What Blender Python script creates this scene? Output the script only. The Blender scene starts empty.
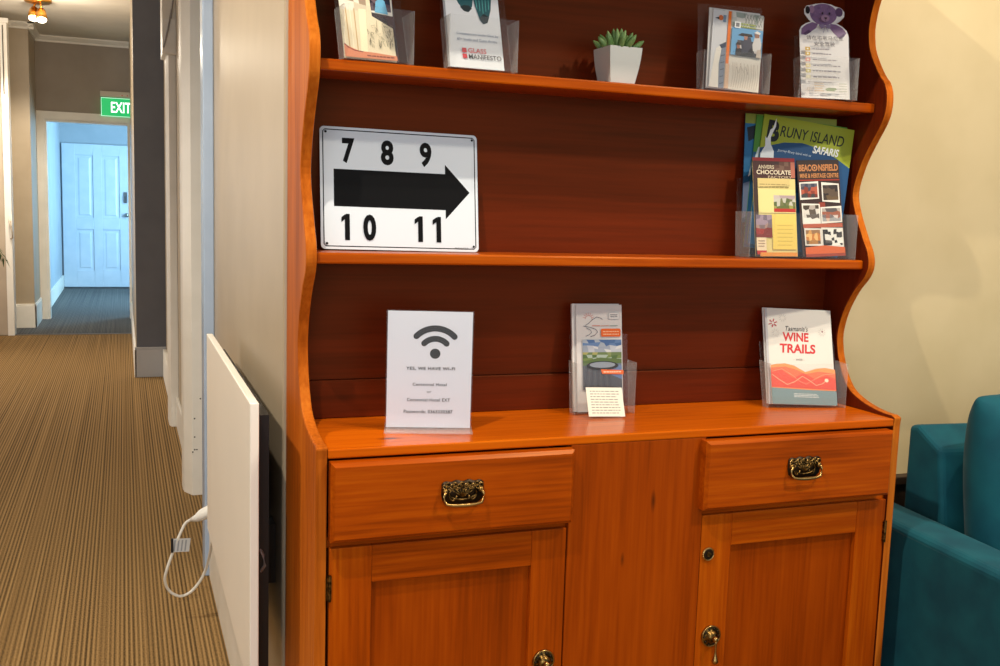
import bpy, bmesh, math, random
from mathutils import Vector, Matrix, Euler
random.seed(7)
S = bpy.context.scene
COL = S.collection
H = 1.25                                   # eye height

# ------------------------------------------------------------------ camera
cam_d = bpy.data.cameras.new('camera'); cam = bpy.data.objects.new('camera', cam_d); COL.objects.link(cam)
cam_d.sensor_width = 36; cam_d.lens = 36.0; cam_d.clip_start = .05; cam_d.clip_end = 100
yaw, pitch, roll = 0.36153, 0.12117, 0.031314
fw0 = Vector((math.sin(yaw), math.cos(yaw), 0)); r0 = Vector((math.cos(yaw), -math.sin(yaw), 0)); u0 = Vector((0, 0, 1))
fw = math.cos(pitch)*fw0 - math.sin(pitch)*u0; up = math.sin(pitch)*fw0 + math.cos(pitch)*u0
rt = math.cos(roll)*r0 + math.sin(roll)*up; uu = -math.sin(roll)*r0 + math.cos(roll)*up
M = Matrix((rt, uu, -fw)).transposed().to_4x4(); M.translation = (0, 0, H)
cam.matrix_world = M
S.camera = cam

# ------------------------------------------------------------------ world, exposure, room lights
S.view_settings.view_transform = 'Standard'; S.view_settings.look = 'None'
S.view_settings.gamma = 1; S.view_settings.use_curve_mapping = False
S.view_settings.exposure = 0.0
S.cycles.transparent_max_bounces = 32
W = bpy.data.worlds.new('world'); S.world = W; W.use_nodes = True
W.node_tree.nodes['Background'].inputs[0].default_value = (.86, .93, 1, 1)
W.node_tree.nodes['Background'].inputs[1].default_value = 0.74

def light(kind, name, loc, energy, color=(1, 1, 1), target=None, **kw):
    d = bpy.data.lights.new(name, kind); d.energy = energy; d.color = color
    for k, v in kw.items(): setattr(d, k, v)
    o = bpy.data.objects.new(name, d); COL.objects.link(o); o.location = loc
    if target is not None:
        o.rotation_euler = (Vector(target)-Vector(loc)).to_track_quat('-Z', 'Y').to_euler()
    return o
WARM = (1, .90, .74)
light('SPOT', 'downlight_dresser_left', (-.30, .86, 2.80), 125, WARM, (.75, 1.6, .9), spot_size=1.9, spot_blend=.5, shadow_soft_size=.02)
light('SPOT', 'downlight_dresser_right', (1.50, .98, 2.80), 62, WARM, (1.25, 1.5, .6), spot_size=1.9, spot_blend=.6, shadow_soft_size=.02)
light('SPOT', 'fill_lounge', (1.95, .30, 2.80), 130, WARM, (1.9, .9, 0), spot_size=2.9, spot_blend=1, shadow_soft_size=.05)  # unseen fill lamp, added to brighten the sofa and right-hand wall
light('SPOT', 'fill_corridor', (-1.25, 2.5, 2.80), 190, WARM, (-.3, 2.6, .3), spot_size=2.4, spot_blend=.8, shadow_soft_size=.05)  # added fill without a fitting, lights the heater and corridor wall
light('SPOT', 'fill_corridor_far', (-.75, 8.2, 2.80), 75, WARM, (-.7, 8.6, 0), spot_size=2.2, spot_blend=.8, shadow_soft_size=.05)  # added fill, no fitting modelled; lifts the far end of the passage
light('AREA', 'lounge_window', (-1.5, -2.4, 1.6), 40, (.90, .95, 1), (.3, 2, 1.1), shape='RECTANGLE', size=2.2, size_y=1.6)
light('AREA', 'fill_lobby', (-2.5, 7.6, 1.5), 60, (1, .93, .84), (1, 7.6, 1.2), shape='RECTANGLE', size=2.4, size_y=1.6)  # area light added on the lobby side to raise corridor ambient
light('AREA', 'far_room_window', (1.35, 13.2, 1.5), 140, (.40, .74, 1), (-.8, 13.4, 1.2), shape='RECTANGLE', size=1.3, size_y=1.6)

# ------------------------------------------------------------------ helpers: materials
def lin(c):
    f = lambda v: v/12.92 if v <= .04045 else ((v+.055)/1.055)**2.4
    return (f(c[0]/255), f(c[1]/255), f(c[2]/255), 1)
MATS = {}
def mat(c, rough=.6, metal=0, emit=0, spec=.5, coat=0):
    key = (c, rough, metal, emit, spec, coat)
    if key in MATS: return MATS[key]
    m = bpy.data.materials.new('paint_%d_%d_%d' % c); m.use_nodes = True
    b = m.node_tree.nodes['Principled BSDF']
    b.inputs['Base Color'].default_value = lin(c); b.inputs['Roughness'].default_value = rough
    b.inputs['Metallic'].default_value = metal; b.inputs['Specular IOR Level'].default_value = spec
    b.inputs['Coat Weight'].default_value = coat
    if emit:
        b.inputs['Emission Color'].default_value = lin(c); b.inputs['Emission Strength'].default_value = emit
    MATS[key] = m; return m
def paper(c): return mat(c, .45, spec=.35)

def noise_mat(name, c1, c2, scale, rough=.6, stretch=(1, 1, 1), detail=4, lo=.35, hi=.65, bump=0, metal=0, spec=.5, sheen=0, coat=0):
    m = bpy.data.materials.new(name); m.use_nodes = True; nt = m.node_tree; N = nt.nodes; L = nt.links
    b = N['Principled BSDF']; tc = N.new('ShaderNodeTexCoord'); mp = N.new('ShaderNodeMapping')
    mp.inputs['Scale'].default_value = stretch
    no = N.new('ShaderNodeTexNoise'); no.inputs['Scale'].default_value = scale; no.inputs['Detail'].default_value = detail
    cr = N.new('ShaderNodeValToRGB'); cr.color_ramp.elements[0].position = lo; cr.color_ramp.elements[1].position = hi
    cr.color_ramp.elements[0].color = lin(c1); cr.color_ramp.elements[1].color = lin(c2)
    L.new(tc.outputs['Object'], mp.inputs[0]); L.new(mp.outputs[0], no.inputs['Vector']); L.new(no.outputs['Fac'], cr.inputs[0])
    L.new(cr.outputs[0], b.inputs['Base Color'])
    b.inputs['Roughness'].default_value = rough; b.inputs['Metallic'].default_value = metal; b.inputs['Specular IOR Level'].default_value = spec
    b.inputs['Coat Weight'].default_value = coat
    if sheen:
        b.inputs['Sheen Weight'].default_value = sheen; b.inputs['Sheen Roughness'].default_value = .4
    if bump:
        bp = N.new('ShaderNodeBump'); bp.inputs['Strength'].default_value = bump; bp.inputs['Distance'].default_value = .002
        L.new(no.outputs['Fac'], bp.inputs['Height']); L.new(bp.outputs[0], b.inputs['Normal'])
    return m

def wood_mat(name, axis, dark, mid, light_, rough=.32, seed=0, knots=(), spec=.30):
    """varnished pine: growth rings stretched along AXIS plus fine fibre"""
    m = bpy.data.materials.new(name); m.use_nodes = True; nt = m.node_tree; N = nt.nodes; L = nt.links
    b = N['Principled BSDF']; tc = N.new('ShaderNodeTexCoord')
    def mapped(along, across):
        mp = N.new('ShaderNodeMapping'); s = [across]*3; s['XYZ'.index(axis)] = along
        mp.inputs['Scale'].default_value = s; mp.inputs['Location'].default_value = (seed*3.1, seed*1.7, seed*2.3)
        L.new(tc.outputs['Object'], mp.inputs[0]); return mp
    n1 = N.new('ShaderNodeTexNoise'); n1.inputs['Scale'].default_value = 1; n1.inputs['Detail'].default_value = 3; n1.inputs['Distortion'].default_value = .6
    L.new(mapped(1.6, 16).outputs[0], n1.inputs['Vector'])
    n2 = N.new('ShaderNodeTexNoise'); n2.inputs['Scale'].default_value = 1; n2.inputs['Detail'].default_value = 5
    L.new(mapped(5, 150).outputs[0], n2.inputs['Vector'])
    n3 = N.new('ShaderNodeTexNoise'); n3.inputs['Scale'].default_value = 1; n3.inputs['Detail'].default_value = 1
    L.new(mapped(2.2, 4).outputs[0], n3.inputs['Vector'])
    a = N.new('ShaderNodeMath'); a.operation = 'MULTIPLY_ADD'; a.inputs[1].default_value = .38
    L.new(n1.outputs['Fac'], a.inputs[0])
    a2 = N.new('ShaderNodeMath'); a2.operation = 'MULTIPLY_ADD'; a2.inputs[1].default_value = .40
    L.new(n2.outputs['Fac'], a2.inputs[0]); 
    a3 = N.new('ShaderNodeMath'); a3.operation = 'MULTIPLY'; a3.inputs[1].default_value = .22
    L.new(n3.outputs['Fac'], a3.inputs[0]); L.new(a3.outputs[0], a2.inputs[2]); L.new(a2.outputs[0], a.inputs[2])
    cr = N.new('ShaderNodeValToRGB'); e = cr.color_ramp.elements
    e[0].position = .32; e[0].color = lin(dark); e[1].position = .70; e[1].color = lin(light_)
    k = e.new(.5); k.color = lin(mid)
    L.new(a.outputs[0], cr.inputs[0]); col = cr.outputs[0]
    for (kx, ky, kz), (rx, ry, rz) in knots:                     # dark knots at fixed places in the boards
        sb = N.new('ShaderNodeVectorMath'); sb.operation = 'SUBTRACT'; sb.inputs[1].default_value = (kx, ky, kz); L.new(tc.outputs['Object'], sb.inputs[0])
        dv = N.new('ShaderNodeVectorMath'); dv.operation = 'DIVIDE'; dv.inputs[1].default_value = (rx, ry, rz); L.new(sb.outputs[0], dv.inputs[0])
        ln = N.new('ShaderNodeVectorMath'); ln.operation = 'LENGTH'; L.new(dv.outputs[0], ln.inputs[0])
        ad = N.new('ShaderNodeMath'); ad.operation = 'MULTIPLY_ADD'; ad.inputs[1].default_value = 1.2; L.new(n2.outputs['Fac'], ad.inputs[0]); L.new(ln.outputs['Value'], ad.inputs[2])
        kr = N.new('ShaderNodeMapRange'); kr.inputs['From Min'].default_value = .7; kr.inputs['From Max'].default_value = 1.7; kr.inputs['To Min'].default_value = .75; kr.inputs['To Max'].default_value = 0
        L.new(ad.outputs[0], kr.inputs['Value'])
        mx = N.new('ShaderNodeMix'); mx.data_type = 'RGBA'
        mx.inputs[7].default_value = lin((60, 22, 6)); L.new(kr.outputs[0], mx.inputs[0]); L.new(col, mx.inputs[6]); col = mx.outputs[2]
    L.new(col, b.inputs['Base Color'])
    b.inputs['Roughness'].default_value = rough; b.inputs['Specular IOR Level'].default_value = spec; b.inputs['Specular Tint'].default_value = (1, .58, .24, 1)
    b.inputs['Coat Weight'].default_value = 0
    return m
def carpet_mat(name, cols, across=170, rough=.95):
    m = bpy.data.materials.new(name); m.use_nodes = True; nt = m.node_tree; N = nt.nodes; L = nt.links
    b = N['Principled BSDF']; tc = N.new('ShaderNodeTexCoord')
    mp = N.new('ShaderNodeMapping'); mp.inputs['Scale'].default_value = (across, .25, 1); L.new(tc.outputs['Object'], mp.inputs[0])
    n1 = N.new('ShaderNodeTexNoise'); n1.inputs['Scale'].default_value = 1; n1.inputs['Detail'].default_value = 2
    L.new(mp.outputs[0], n1.inputs['Vector'])
    mp2 = N.new('ShaderNodeMapping'); mp2.inputs['Scale'].default_value = (330, 120, 1); L.new(tc.outputs['Object'], mp2.inputs[0])
    n2 = N.new('ShaderNodeTexNoise'); n2.inputs['Scale'].default_value = 1; n2.inputs['Detail'].default_value = 2
    L.new(mp2.outputs[0], n2.inputs['Vector'])
    wv = N.new('ShaderNodeTexWave'); wv.inputs['Scale'].default_value = 25.0; wv.inputs['Distortion'].default_value = 0; wv.bands_direction = 'X'
    L.new(tc.outputs['Object'], wv.inputs['Vector'])
    def ma(x, f, y=None):
        q = N.new('ShaderNodeMath'); q.operation = 'MULTIPLY_ADD'; q.inputs[1].default_value = f; q.inputs[2].default_value = 0
        L.new(x, q.inputs[0])
        if y is not None: L.new(y, q.inputs[2])
        return q.outputs[0]
    s = ma(n1.outputs['Fac'], .44, ma(wv.outputs['Fac'], .20, ma(n2.outputs['Fac'], .36)))
    cr = N.new('ShaderNodeValToRGB'); e = cr.color_ramp.elements
    e[0].position = .36; e[0].color = lin(cols[0]); e[1].position = .64; e[1].color = lin(cols[2])
    k = e.new(.5); k.color = lin(cols[1])
    L.new(s, cr.inputs[0]); L.new(cr.outputs[0], b.inputs['Base Color'])
    b.inputs['Roughness'].default_value = rough; b.inputs['Specular IOR Level'].default_value = .15
    bp = N.new('ShaderNodeBump'); bp.inputs['Strength'].default_value = .5; bp.inputs['Distance'].default_value = .003
    L.new(s, bp.inputs['Height']); L.new(bp.outputs[0], b.inputs['Normal'])
    return m
def acrylic_mat(name, haze):
    m = bpy.data.materials.new(name); m.use_nodes = True; nt = m.node_tree; N = nt.nodes; L = nt.links
    N.clear(); out = N.new('ShaderNodeOutputMaterial'); tr = N.new('ShaderNodeBsdfTransparent'); tr.inputs[0].default_value = (.99, .99, .985, 1)
    gl = N.new('ShaderNodeBsdfGlossy'); gl.inputs['Roughness'].default_value = .08
    df = N.new('ShaderNodeBsdfDiffuse'); df.inputs[0].default_value = (.80, .78, .74, 1)
    lw = N.new('ShaderNodeLayerWeight'); lw.inputs[0].default_value = .5
    pw = N.new('ShaderNodeMath'); pw.operation = 'POWER'; pw.inputs[1].default_value = 4; L.new(lw.outputs['Facing'], pw.inputs[0])
    fr = N.new('ShaderNodeMath'); fr.operation = 'MULTIPLY_ADD'; fr.inputs[1].default_value = .45; fr.inputs[2].default_value = .02; L.new(pw.outputs[0], fr.inputs[0])
    m1 = N.new('ShaderNodeMixShader'); m2 = N.new('ShaderNodeMixShader'); m1.inputs[0].default_value = haze
    L.new(tr.outputs[0], m1.inputs[1]); L.new(df.outputs[0], m1.inputs[2])
    L.new(fr.outputs[0], m2.inputs[0]); L.new(m1.outputs[0], m2.inputs[1]); L.new(gl.outputs[0], m2.inputs[2]); L.new(m2.outputs[0], out.inputs[0])
    return m
PD, PM, PL = (112, 40, 2), (162, 66, 3), (192, 92, 8)
KN_P = (((.028, 0, .737), (.006, .03, .020)), ((-.030, 0, .632), (.004, .03, .016)))
KN_C = (((-.452, .054, .865), (.022, .012, .03)),)
WOOD_X = wood_mat('pine_grain_across', 'X', PD, PM, PL)
WOOD_Z = wood_mat('pine_grain_upright', 'Z', PD, PM, PL, seed=1)
WOOD_P = wood_mat('pine_panel_upright', 'Z', (112, 41, 2), (148, 58, 3), (170, 73, 6), seed=2, knots=KN_P)
WOOD_S = wood_mat('pine_side_upright', 'Z', (134, 60, 10), (178, 90, 22), (202, 116, 36), rough=.5, seed=5, spec=.08)  # golden highlight on the sides is put into this lighter base colour
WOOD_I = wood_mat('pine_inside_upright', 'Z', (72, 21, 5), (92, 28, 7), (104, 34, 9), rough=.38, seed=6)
WOOD_C = wood_mat('pine_counter', 'X', (146, 62, 2), (192, 86, 4), (208, 102, 8), rough=.25, seed=3, knots=KN_C)
WOOD_B = wood_mat('pine_back_boards', 'X', (72, 21, 5), (92, 28, 7), (104, 34, 9), rough=.38, seed=4)
BRASS = noise_mat('aged_brass', (64, 48, 26), (150, 116, 62), 140, rough=.36, metal=1, lo=.4, hi=.6)
BRASS_BRIGHT = mat((178, 142, 84), .28, metal=1)
BRASS_DARK = mat((48, 34, 18), .45, metal=.7)
ACRYLIC = acrylic_mat('clear_acrylic', .012); ACRYLIC_SIDE = acrylic_mat('hazy_acrylic', .15)
WALL_BEIGE = noise_mat('beige_wall_paint', (202, 182, 138), (209, 189, 146), 6, rough=.55, bump=.05)
WALL_TAN = noise_mat('tan_hall_paint', (170, 153, 128), (177, 160, 135), 5, rough=.42, bump=.04)
WALL_GREY = noise_mat('grey_hall_paint', (150, 138, 124), (157, 145, 131), 4, rough=.6)
WALL_BLUE = noise_mat('blue_grey_room_paint', (158, 168, 178), (166, 175, 184), 4, rough=.6)
PILLAR_GREY = noise_mat('charcoal_pillar_paint', (96, 98, 106), (102, 104, 112), 5, rough=.6)
CEIL = noise_mat('ceiling_paint', (214, 206, 192), (220, 212, 198), 5, rough=.7)
WHITE = noise_mat('white_gloss_paint', (232, 227, 216), (238, 233, 223), 8, rough=.4)
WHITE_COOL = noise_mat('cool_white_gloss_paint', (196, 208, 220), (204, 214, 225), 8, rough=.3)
CASING_BLUE = noise_mat('pale_blue_gloss', (158, 176, 200), (166, 183, 206), 8, rough=.3)  # bluer base colour than the other door trim
CARPET = carpet_mat('brown_striped_carpet', ((80, 62, 37), (138, 108, 67), (170, 137, 90)))
CARPET_GREY = carpet_mat('grey_striped_carpet', ((70, 72, 76), (92, 92, 92), (112, 110, 106)), across=120)
TEAL = noise_mat('teal_velvet', (10, 71, 85), (16, 86, 98), 14, rough=.75, bump=.15, sheen=.08, spec=.2)
DARK_TIMBER = noise_mat('dark_timber', (40, 27, 18), (56, 38, 25), 12, rough=.5, stretch=(1, 1, 8))
HEATER_W = noise_mat('heater_enamel', (240, 232, 220), (244, 236, 224), 3, rough=.35)
PLASTIC_W = mat((232, 230, 224), .4)
BLACK = mat((16, 16, 18), .45)
INK = paper((22, 22, 24))

# ------------------------------------------------------------------ helpers: meshes
class MB:
    def __init__(s): s.v = []; s.f = []; s.m = []; s.mats = []
    def mi(s, m):
        if m not in s.mats: s.mats.append(m)
        return s.mats.index(m)
    def add(s, vs, fs, m):
        o = len(s.v); i = s.mi(m); s.v += [tuple(p) for p in vs]
        for f in fs: s.f.append([a+o for a in f]); s.m.append(i)
        return s
    def box(s, a, b, m):
        x0, y0, z0 = a; x1, y1, z1 = b
        return s.add([(x0,y0,z0),(x1,y0,z0),(x1,y1,z0),(x0,y1,z0),(x0,y0,z1),(x1,y0,z1),(x1,y1,z1),(x0,y1,z1)],
                     [(0,3,2,1),(4,5,6,7),(0,1,5,4),(1,2,6,5),(2,3,7,6),(3,0,4,7)], m)
    def hexa(s, p, m):                 # eight corners ordered as box()
        return s.add(p, [(0,3,2,1),(4,5,6,7),(0,1,5,4),(1,2,6,5),(2,3,7,6),(3,0,4,7)], m)
    def prism(s, out, a0, a1, axis, m, caps=True):
        """outline of 2-D points extruded along axis; for X points are (y,z), Y (x,z), Z (x,y)"""
        def P(p, a):
            if axis == 'X': return (a, p[0], p[1])
            if axis == 'Y': return (p[0], a, p[1])
            return (p[0], p[1], a)
        n = len(out); vs = [P(p, a0) for p in out]+[P(p, a1) for p in out]
        fs = [(i, (i+1) % n, n+(i+1) % n, n+i) for i in range(n)]
        if caps: fs += [tuple(range(n))[::-1], tuple(range(n, 2*n))]
        return s.add(vs, fs, m)
    def tube(s, path, r, m, seg=10, closed=False):
        pts = [Vector(p) for p in path]; n = len(pts); vs = []; fs = []
        ref = Vector((0, 0, 1))
        for i, p in enumerate(pts):
            if closed: t = pts[(i+1) % n]-pts[i-1]
            else: t = pts[min(i+1, n-1)]-pts[max(i-1, 0)]
            t.normalize()
            a = t.cross(ref)
            if a.length < .05: a = t.cross(Vector((0, 1, 0)))
            a.normalize(); b = a.cross(t)
            rr = r[i] if isinstance(r, (list, tuple)) else r
            for k in range(seg):
                q = 2*math.pi*k/seg; vs.append(p+rr*(math.cos(q)*a+math.sin(q)*b))
        for i in range(n if closed else n-1):
            j = (i+1) % n
            for k in range(seg): fs.append((i*seg+k, i*seg+(k+1) % seg, j*seg+(k+1) % seg, j*seg+k))
        if not closed: fs += [tuple(range(seg))[::-1], tuple((n-1)*seg+k for k in range(seg))]
        return s.add(vs, fs, m)
    def lathe(s, prof, c, axis, m, seg=24, cap=True):
        """prof: (radius, distance along axis)"""
        vs = []; fs = []; n = len(prof)
        for r, d in prof:
            for k in range(seg):
                q = 2*math.pi*k/seg; a, b = r*math.cos(q), r*math.sin(q)
                vs.append({'X': (c[0]+d, c[1]+a, c[2]+b), 'Y': (c[0]+a, c[1]+d, c[2]+b), 'Z': (c[0]+a, c[1]+b, c[2]+d)}[axis])
        for i in range(n-1):
            for k in range(seg): fs.append((i*seg+k, i*seg+(k+1) % seg, (i+1)*seg+(k+1) % seg, (i+1)*seg+k))
        if cap: fs += [tuple(range(seg))[::-1], tuple((n-1)*seg+k for k in range(seg))]
        return s.add(vs, fs, m)
    def build(s, name, parent=None, bevel=0, smooth=False, seg=2, sub=0, recalc=True):
        me = bpy.data.meshes.new(name); me.from_pydata(s.v, [], s.f)
        for m in s.mats: me.materials.append(m)
        for p, i in zip(me.polygons, s.m): p.material_index = i
        if recalc:
            bm = bmesh.new(); bm.from_mesh(me); bmesh.ops.recalc_face_normals(bm, faces=bm.faces[:]); bm.to_mesh(me); bm.free()
        if smooth:
            for p in me.polygons: p.use_smooth = True
        me.update()
        o = bpy.data.objects.new(name, me); COL.objects.link(o)
        if parent: o.parent = parent
        if bevel:
            b = o.modifiers.new('bevel', 'BEVEL'); b.width = bevel; b.segments = seg; b.limit_method = 'ANGLE'; b.angle_limit = math.radians(35)
        if sub:
            q = o.modifiers.new('sub', 'SUBSURF'); q.levels = sub; q.render_levels = sub
        return o
def tag(o, label, cat, group=None):
    o['label'] = label; o['category'] = cat
    if group: o['group'] = group
    return o
def thing(name, label, cat, loc=(0, 0, 0), rz=0, group=None):
    o = bpy.data.objects.new(name, None); COL.objects.link(o); o.location = loc; o.rotation_euler = (0, 0, rz); o.empty_display_size = .1
    return tag(o, label, cat, group)
def struct(o): o['kind'] = 'structure'; return o
def sbox(name, a, b, m, bevel=0): return struct(MB().box(a, b, m).build(name, bevel=bevel))

_T = {}
def text_geo(body, bold=0.0, shear=0.0, spacing=1.0):
    key = (body, bold, shear, spacing)
    if key in _T: return _T[key]
    cu = bpy.data.curves.new('lettering', 'FONT'); cu.body = body; cu.size = 1; cu.offset = bold; cu.shear = shear
    cu.space_character = spacing; cu.resolution_u = 4; cu.fill_mode = 'FRONT' if hasattr(cu, 'fill_mode') else cu.fill_mode
    o = bpy.data.objects.new('lettering', cu); COL.objects.link(o)
    dg = bpy.context.evaluated_depsgraph_get(); dg.update()
    me = bpy.data.meshes.new_from_object(o.evaluated_get(dg))
    vs = [(p.co.x, p.co.y) for p in me.vertices]; fs = [tuple(f.vertices) for f in me.polygons]
    bpy.data.objects.remove(o); bpy.data.curves.remove(cu); bpy.data.meshes.remove(me)
    x0 = min(p[0] for p in vs); x1 = max(p[0] for p in vs); y0 = min(p[1] for p in vs); y1 = max(p[1] for p in vs)
    vs = [((p[0]-x0)/(x1-x0), (p[1]-y0)/(y1-y0)) for p in vs]
    _T[key] = (vs, fs); return _T[key]

class Sheet:
    """a printed sheet or card standing in its own xz plane, front towards -y; print coordinates u,v run 0..1 from the lower left"""
    def __init__(s, w, h, t=.0012, color=(236, 233, 226), outline=None, solid=None):
        s.w, s.h, s.t, s.k = w, h, t, 0; s.mb = MB(); base = solid or paper(color)
        if outline: s.mb.prism([(x-w/2, z) for x, z in outline], -t/2, t/2, 'Y', base)
        else: s.mb.box((-w/2, -t/2, 0), (w/2, t/2, h), base)
    def P(s, u, v): return (u*s.w-s.w/2, -s.t/2-.00012*s.k, v*s.h)
    def layer(s): s.k += 1
    def poly(s, pts, c):
        s.layer(); m = c if not isinstance(c, tuple) else paper(c)
        vs = [s.P(u, v) for u, v in pts]
        a = sum(pts[i-1][0]*pts[i][1]-pts[i][0]*pts[i-1][1] for i in range(len(pts)))
        idx = tuple(range(len(pts))); s.mb.add(vs, [idx if a > 0 else idx[::-1]], m); return s
    def rect(s, u0, v0, u1, v1, c): return s.poly([(u0, v0), (u1, v0), (u1, v1), (u0, v1)], c)
    def ell(s, u, v, ru, rv, c, n=20, a0=0, rot=0):
        return s.poly([(u+ru*math.cos(q)*math.cos(rot)-rv*math.sin(q)*math.sin(rot), v+ru*math.cos(q)*math.sin(rot)*s.w/s.h+rv*math.sin(q)*math.cos(rot)) for q in [2*math.pi*i/n for i in range(n)]], c)
    def stroke(s, pts, wd, c, round_=False):
        """polyline of u,v points; width in metres"""
        s.layer(); m = c if not isinstance(c, tuple) else paper(c)
        q = [Vector((u*s.w, v*s.h)) for u, v in pts]; L = []; R = []
        for i, p in enumerate(q):
            t = q[min(i+1, len(q)-1)]-q[max(i-1, 0)]
            if t.length < 1e-9: t = Vector((1, 0))
            t.normalize(); n = Vector((-t.y, t.x))*wd/2; L.append(p+n); R.append(p-n)
        y = -s.t/2-.00012*s.k
        vs = [(p.x-s.w/2, y, p.y) for p in L+R]; n = len(q)
        s.mb.add(vs, [(n+i, n+i+1, i+1, i) for i in range(n-1)], m)
        if round_:
            for p in (q[0], q[-1]):
                s.mb.add([(p.x-s.w/2+wd/2*math.cos(a*math.pi/6), y-.00003, p.y+wd/2*math.sin(a*math.pi/6)) for a in range(12)], [tuple(range(12))], m)
        return s
    def text(s, body, u0, v0, u1, v1, c, bold=0.0, shear=0.0, rise=0.0, spacing=1.0):
        s.layer(); m = c if not isinstance(c, tuple) else paper(c)
        vs, fs = text_geo(body, bold, shear, spacing)
        s.mb.add([s.P(u0+(u1-u0)*x, v0+(v1-v0)*y+rise*x) for x, y in vs], fs, m); return s
    def lines(s, u0, v0, u1, v1, n, c, fill=.45, seed=1):
        """rows of fine print too small to read in the photograph"""
        r = random.Random(seed); s.layer(); m = paper(c); st = (v1-v0)/n
        for i in range(n):
            v = v1-st*(i+1)+st*.25; u = u0; end = u1-(r.random()*.15*(u1-u0))
            while u < end:
                l = min((.04+.1*r.random())*(u1-u0)*1.2, end-u)
                a = [s.P(u, v), s.P(u+l, v), s.P(u+l, v+st*fill), s.P(u, v+st*fill)]; s.mb.add(a, [(0, 1, 2, 3)], m); u += l+.025*(u1-u0)
        return s
    def mosaic(s, u0, v0, u1, v1, cols, nx=6, ny=5, seed=1):
        """a small photograph reduced to irregular patches"""
        r = random.Random(seed); s.layer()
        g = [[(u0+(u1-u0)*(i+(r.uniform(-.3, .3) if 0 < i < nx else 0))/nx, v0+(v1-v0)*(j+(r.uniform(-.3, .3) if 0 < j < ny else 0))/ny) for i in range(nx+1)] for j in range(ny+1)]
        for j in range(ny):
            row = cols[min(int((1-(j+.5)/ny)*len(cols)), len(cols)-1)]
            for i in range(nx):
                c = r.choice(row) if isinstance(row[0], tuple) else row
                s.mb.add([s.P(*g[j][i]), s.P(*g[j][i+1]), s.P(*g[j+1][i+1]), s.P(*g[j+1][i])], [(0, 1, 2, 3)], paper(c))
        return s
    def place(s, name, loc, yaw=0, lean=0, roll=0, parent=None):
        o = s.mb.build(name, parent, recalc=False)
        o.matrix_world = Matrix.Translation(loc) @ Matrix.Rotation(yaw, 4, 'Z') @ Matrix.Rotation(-lean, 4, 'X') @ Matrix.Rotation(roll, 4, 'Y')
        return o

# ================================================================== SETTING
CZ = 2.85
sbox('floor', (-2.6, -3.0, -.06), (5.2, 9.93, 0), CARPET)
sbox('floor_hall', (-2.6, 9.93, -.06), (5.2, 15.3, 0), CARPET_GREY)
sbox('ceiling', (-2.6, -1.0, CZ), (5.2, 15.3, CZ+.08), CEIL)
sbox('wall_left', (-2.75, -1.0, 0), (-2.6, 15.3, CZ), WALL_TAN)
# corridor wall right of the carpet, ending in the corner beside the dresser, with a doorway
m = MB().box((.275, 1.868, 0), (.40, 3.44, CZ), WALL_TAN).box((.275, 3.44, 2.08), (.40, 4.38, CZ), WALL_TAN).box((.275, 4.38, 0), (.40, 7.47, CZ), WALL_TAN)
struct(m.build('wall_right', bevel=.006, seg=3))
sbox('wall_back', (.40, 1.868, 0), (5.2, 1.99, CZ), WALL_BEIGE)
sbox('wall_lounge', (5.2, -1.0, 0), (5.35, 1.93, CZ), WALL_BEIGE)
sbox('wall_side_room', (1.6, 1.93, 0), (1.7, 7.47, CZ), WALL_TAN)
sbox('baseboard_right', (.255, 1.872, 0), (.275, 3.37, .15), WHITE, .003)
sbox('baseboard_corridor', (.262, 4.53, 0), (.275, 5.75, .17), WHITE, .003)
sbox('baseboard_passage', (.252, 5.97, 0), (.275, 7.45, .2), WHITE, .003)
sbox('trim_1', (.241, 3.37, 0), (.275, 3.475, 2.16), CASING_BLUE, .004)                      # near casing of the doorway
m = MB().prism([(.262, 4.355), (.232, 4.42), (.228, 4.46), (.228, 4.53), (.275, 4.53), (.275, 4.38), (.40, 4.38), (.40, 4.355)], 0, 2.16, 'Z', WHITE)
for z, x in ((.335, .272), (.255, .272), (.20, .272), (.20, .281), (.42, .296), (.19, .264)):
    m.lathe([(.0035, -.0012), (.0035, .004)], (x, 4.355, z), 'Y', mat((40, 34, 30), .8), seg=8)
struct(m.build('trim_2', bevel=.003))                                                         # far jamb with old screw holes
# pilaster with a fluted corbel further down
m = MB().prism([(.236, 5.75), (.275, 5.75), (.275, 5.97), (.226, 5.97), (.226, 5.80)], 0, CZ, 'Z', WHITE)
m.prism([(5.70, 2.02), (5.70, 2.20), (5.78, 2.42), (5.97, 2.42), (5.97, 2.02)], .205, .275, 'X', WHITE)
for k in range(4):
    z = 2.05+k*.05
    m.hexa([(.207+.012*k, 5.688, z), (.215+.012*k, 5.688, z), (.215+.012*k, 5.70, z), (.207+.012*k, 5.70, z),
            (.232+.008*k, 5.688, z+.10), (.240+.008*k, 5.688, z+.10), (.240+.008*k, 5.70, z+.10), (.232+.008*k, 5.70, z+.10)], mat((150, 146, 142), .5))
struct(m.build('trim_3', bevel=.003))
# charcoal pier that narrows the passage, pale on its passage side
m = MB().box((.078, 7.47, 0), (.40, 10.95, CZ), WALL_TAN).box((.076, 7.462, 0), (.275, 7.47, CZ), PILLAR_GREY)
struct(m.build('wall_pier'))
m = MB().box((.062, 7.446, 0), (.275, 7.462, .20), mat((176, 176, 178), .4)).box((.060, 7.446, 0), (.076, 10.93, .20), WHITE).box((.064, 7.450, .20), (.275, 7.462, .215), mat((176, 176, 178), .4))
struct(m.build('baseboard_pier', bevel=.003))
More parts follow.
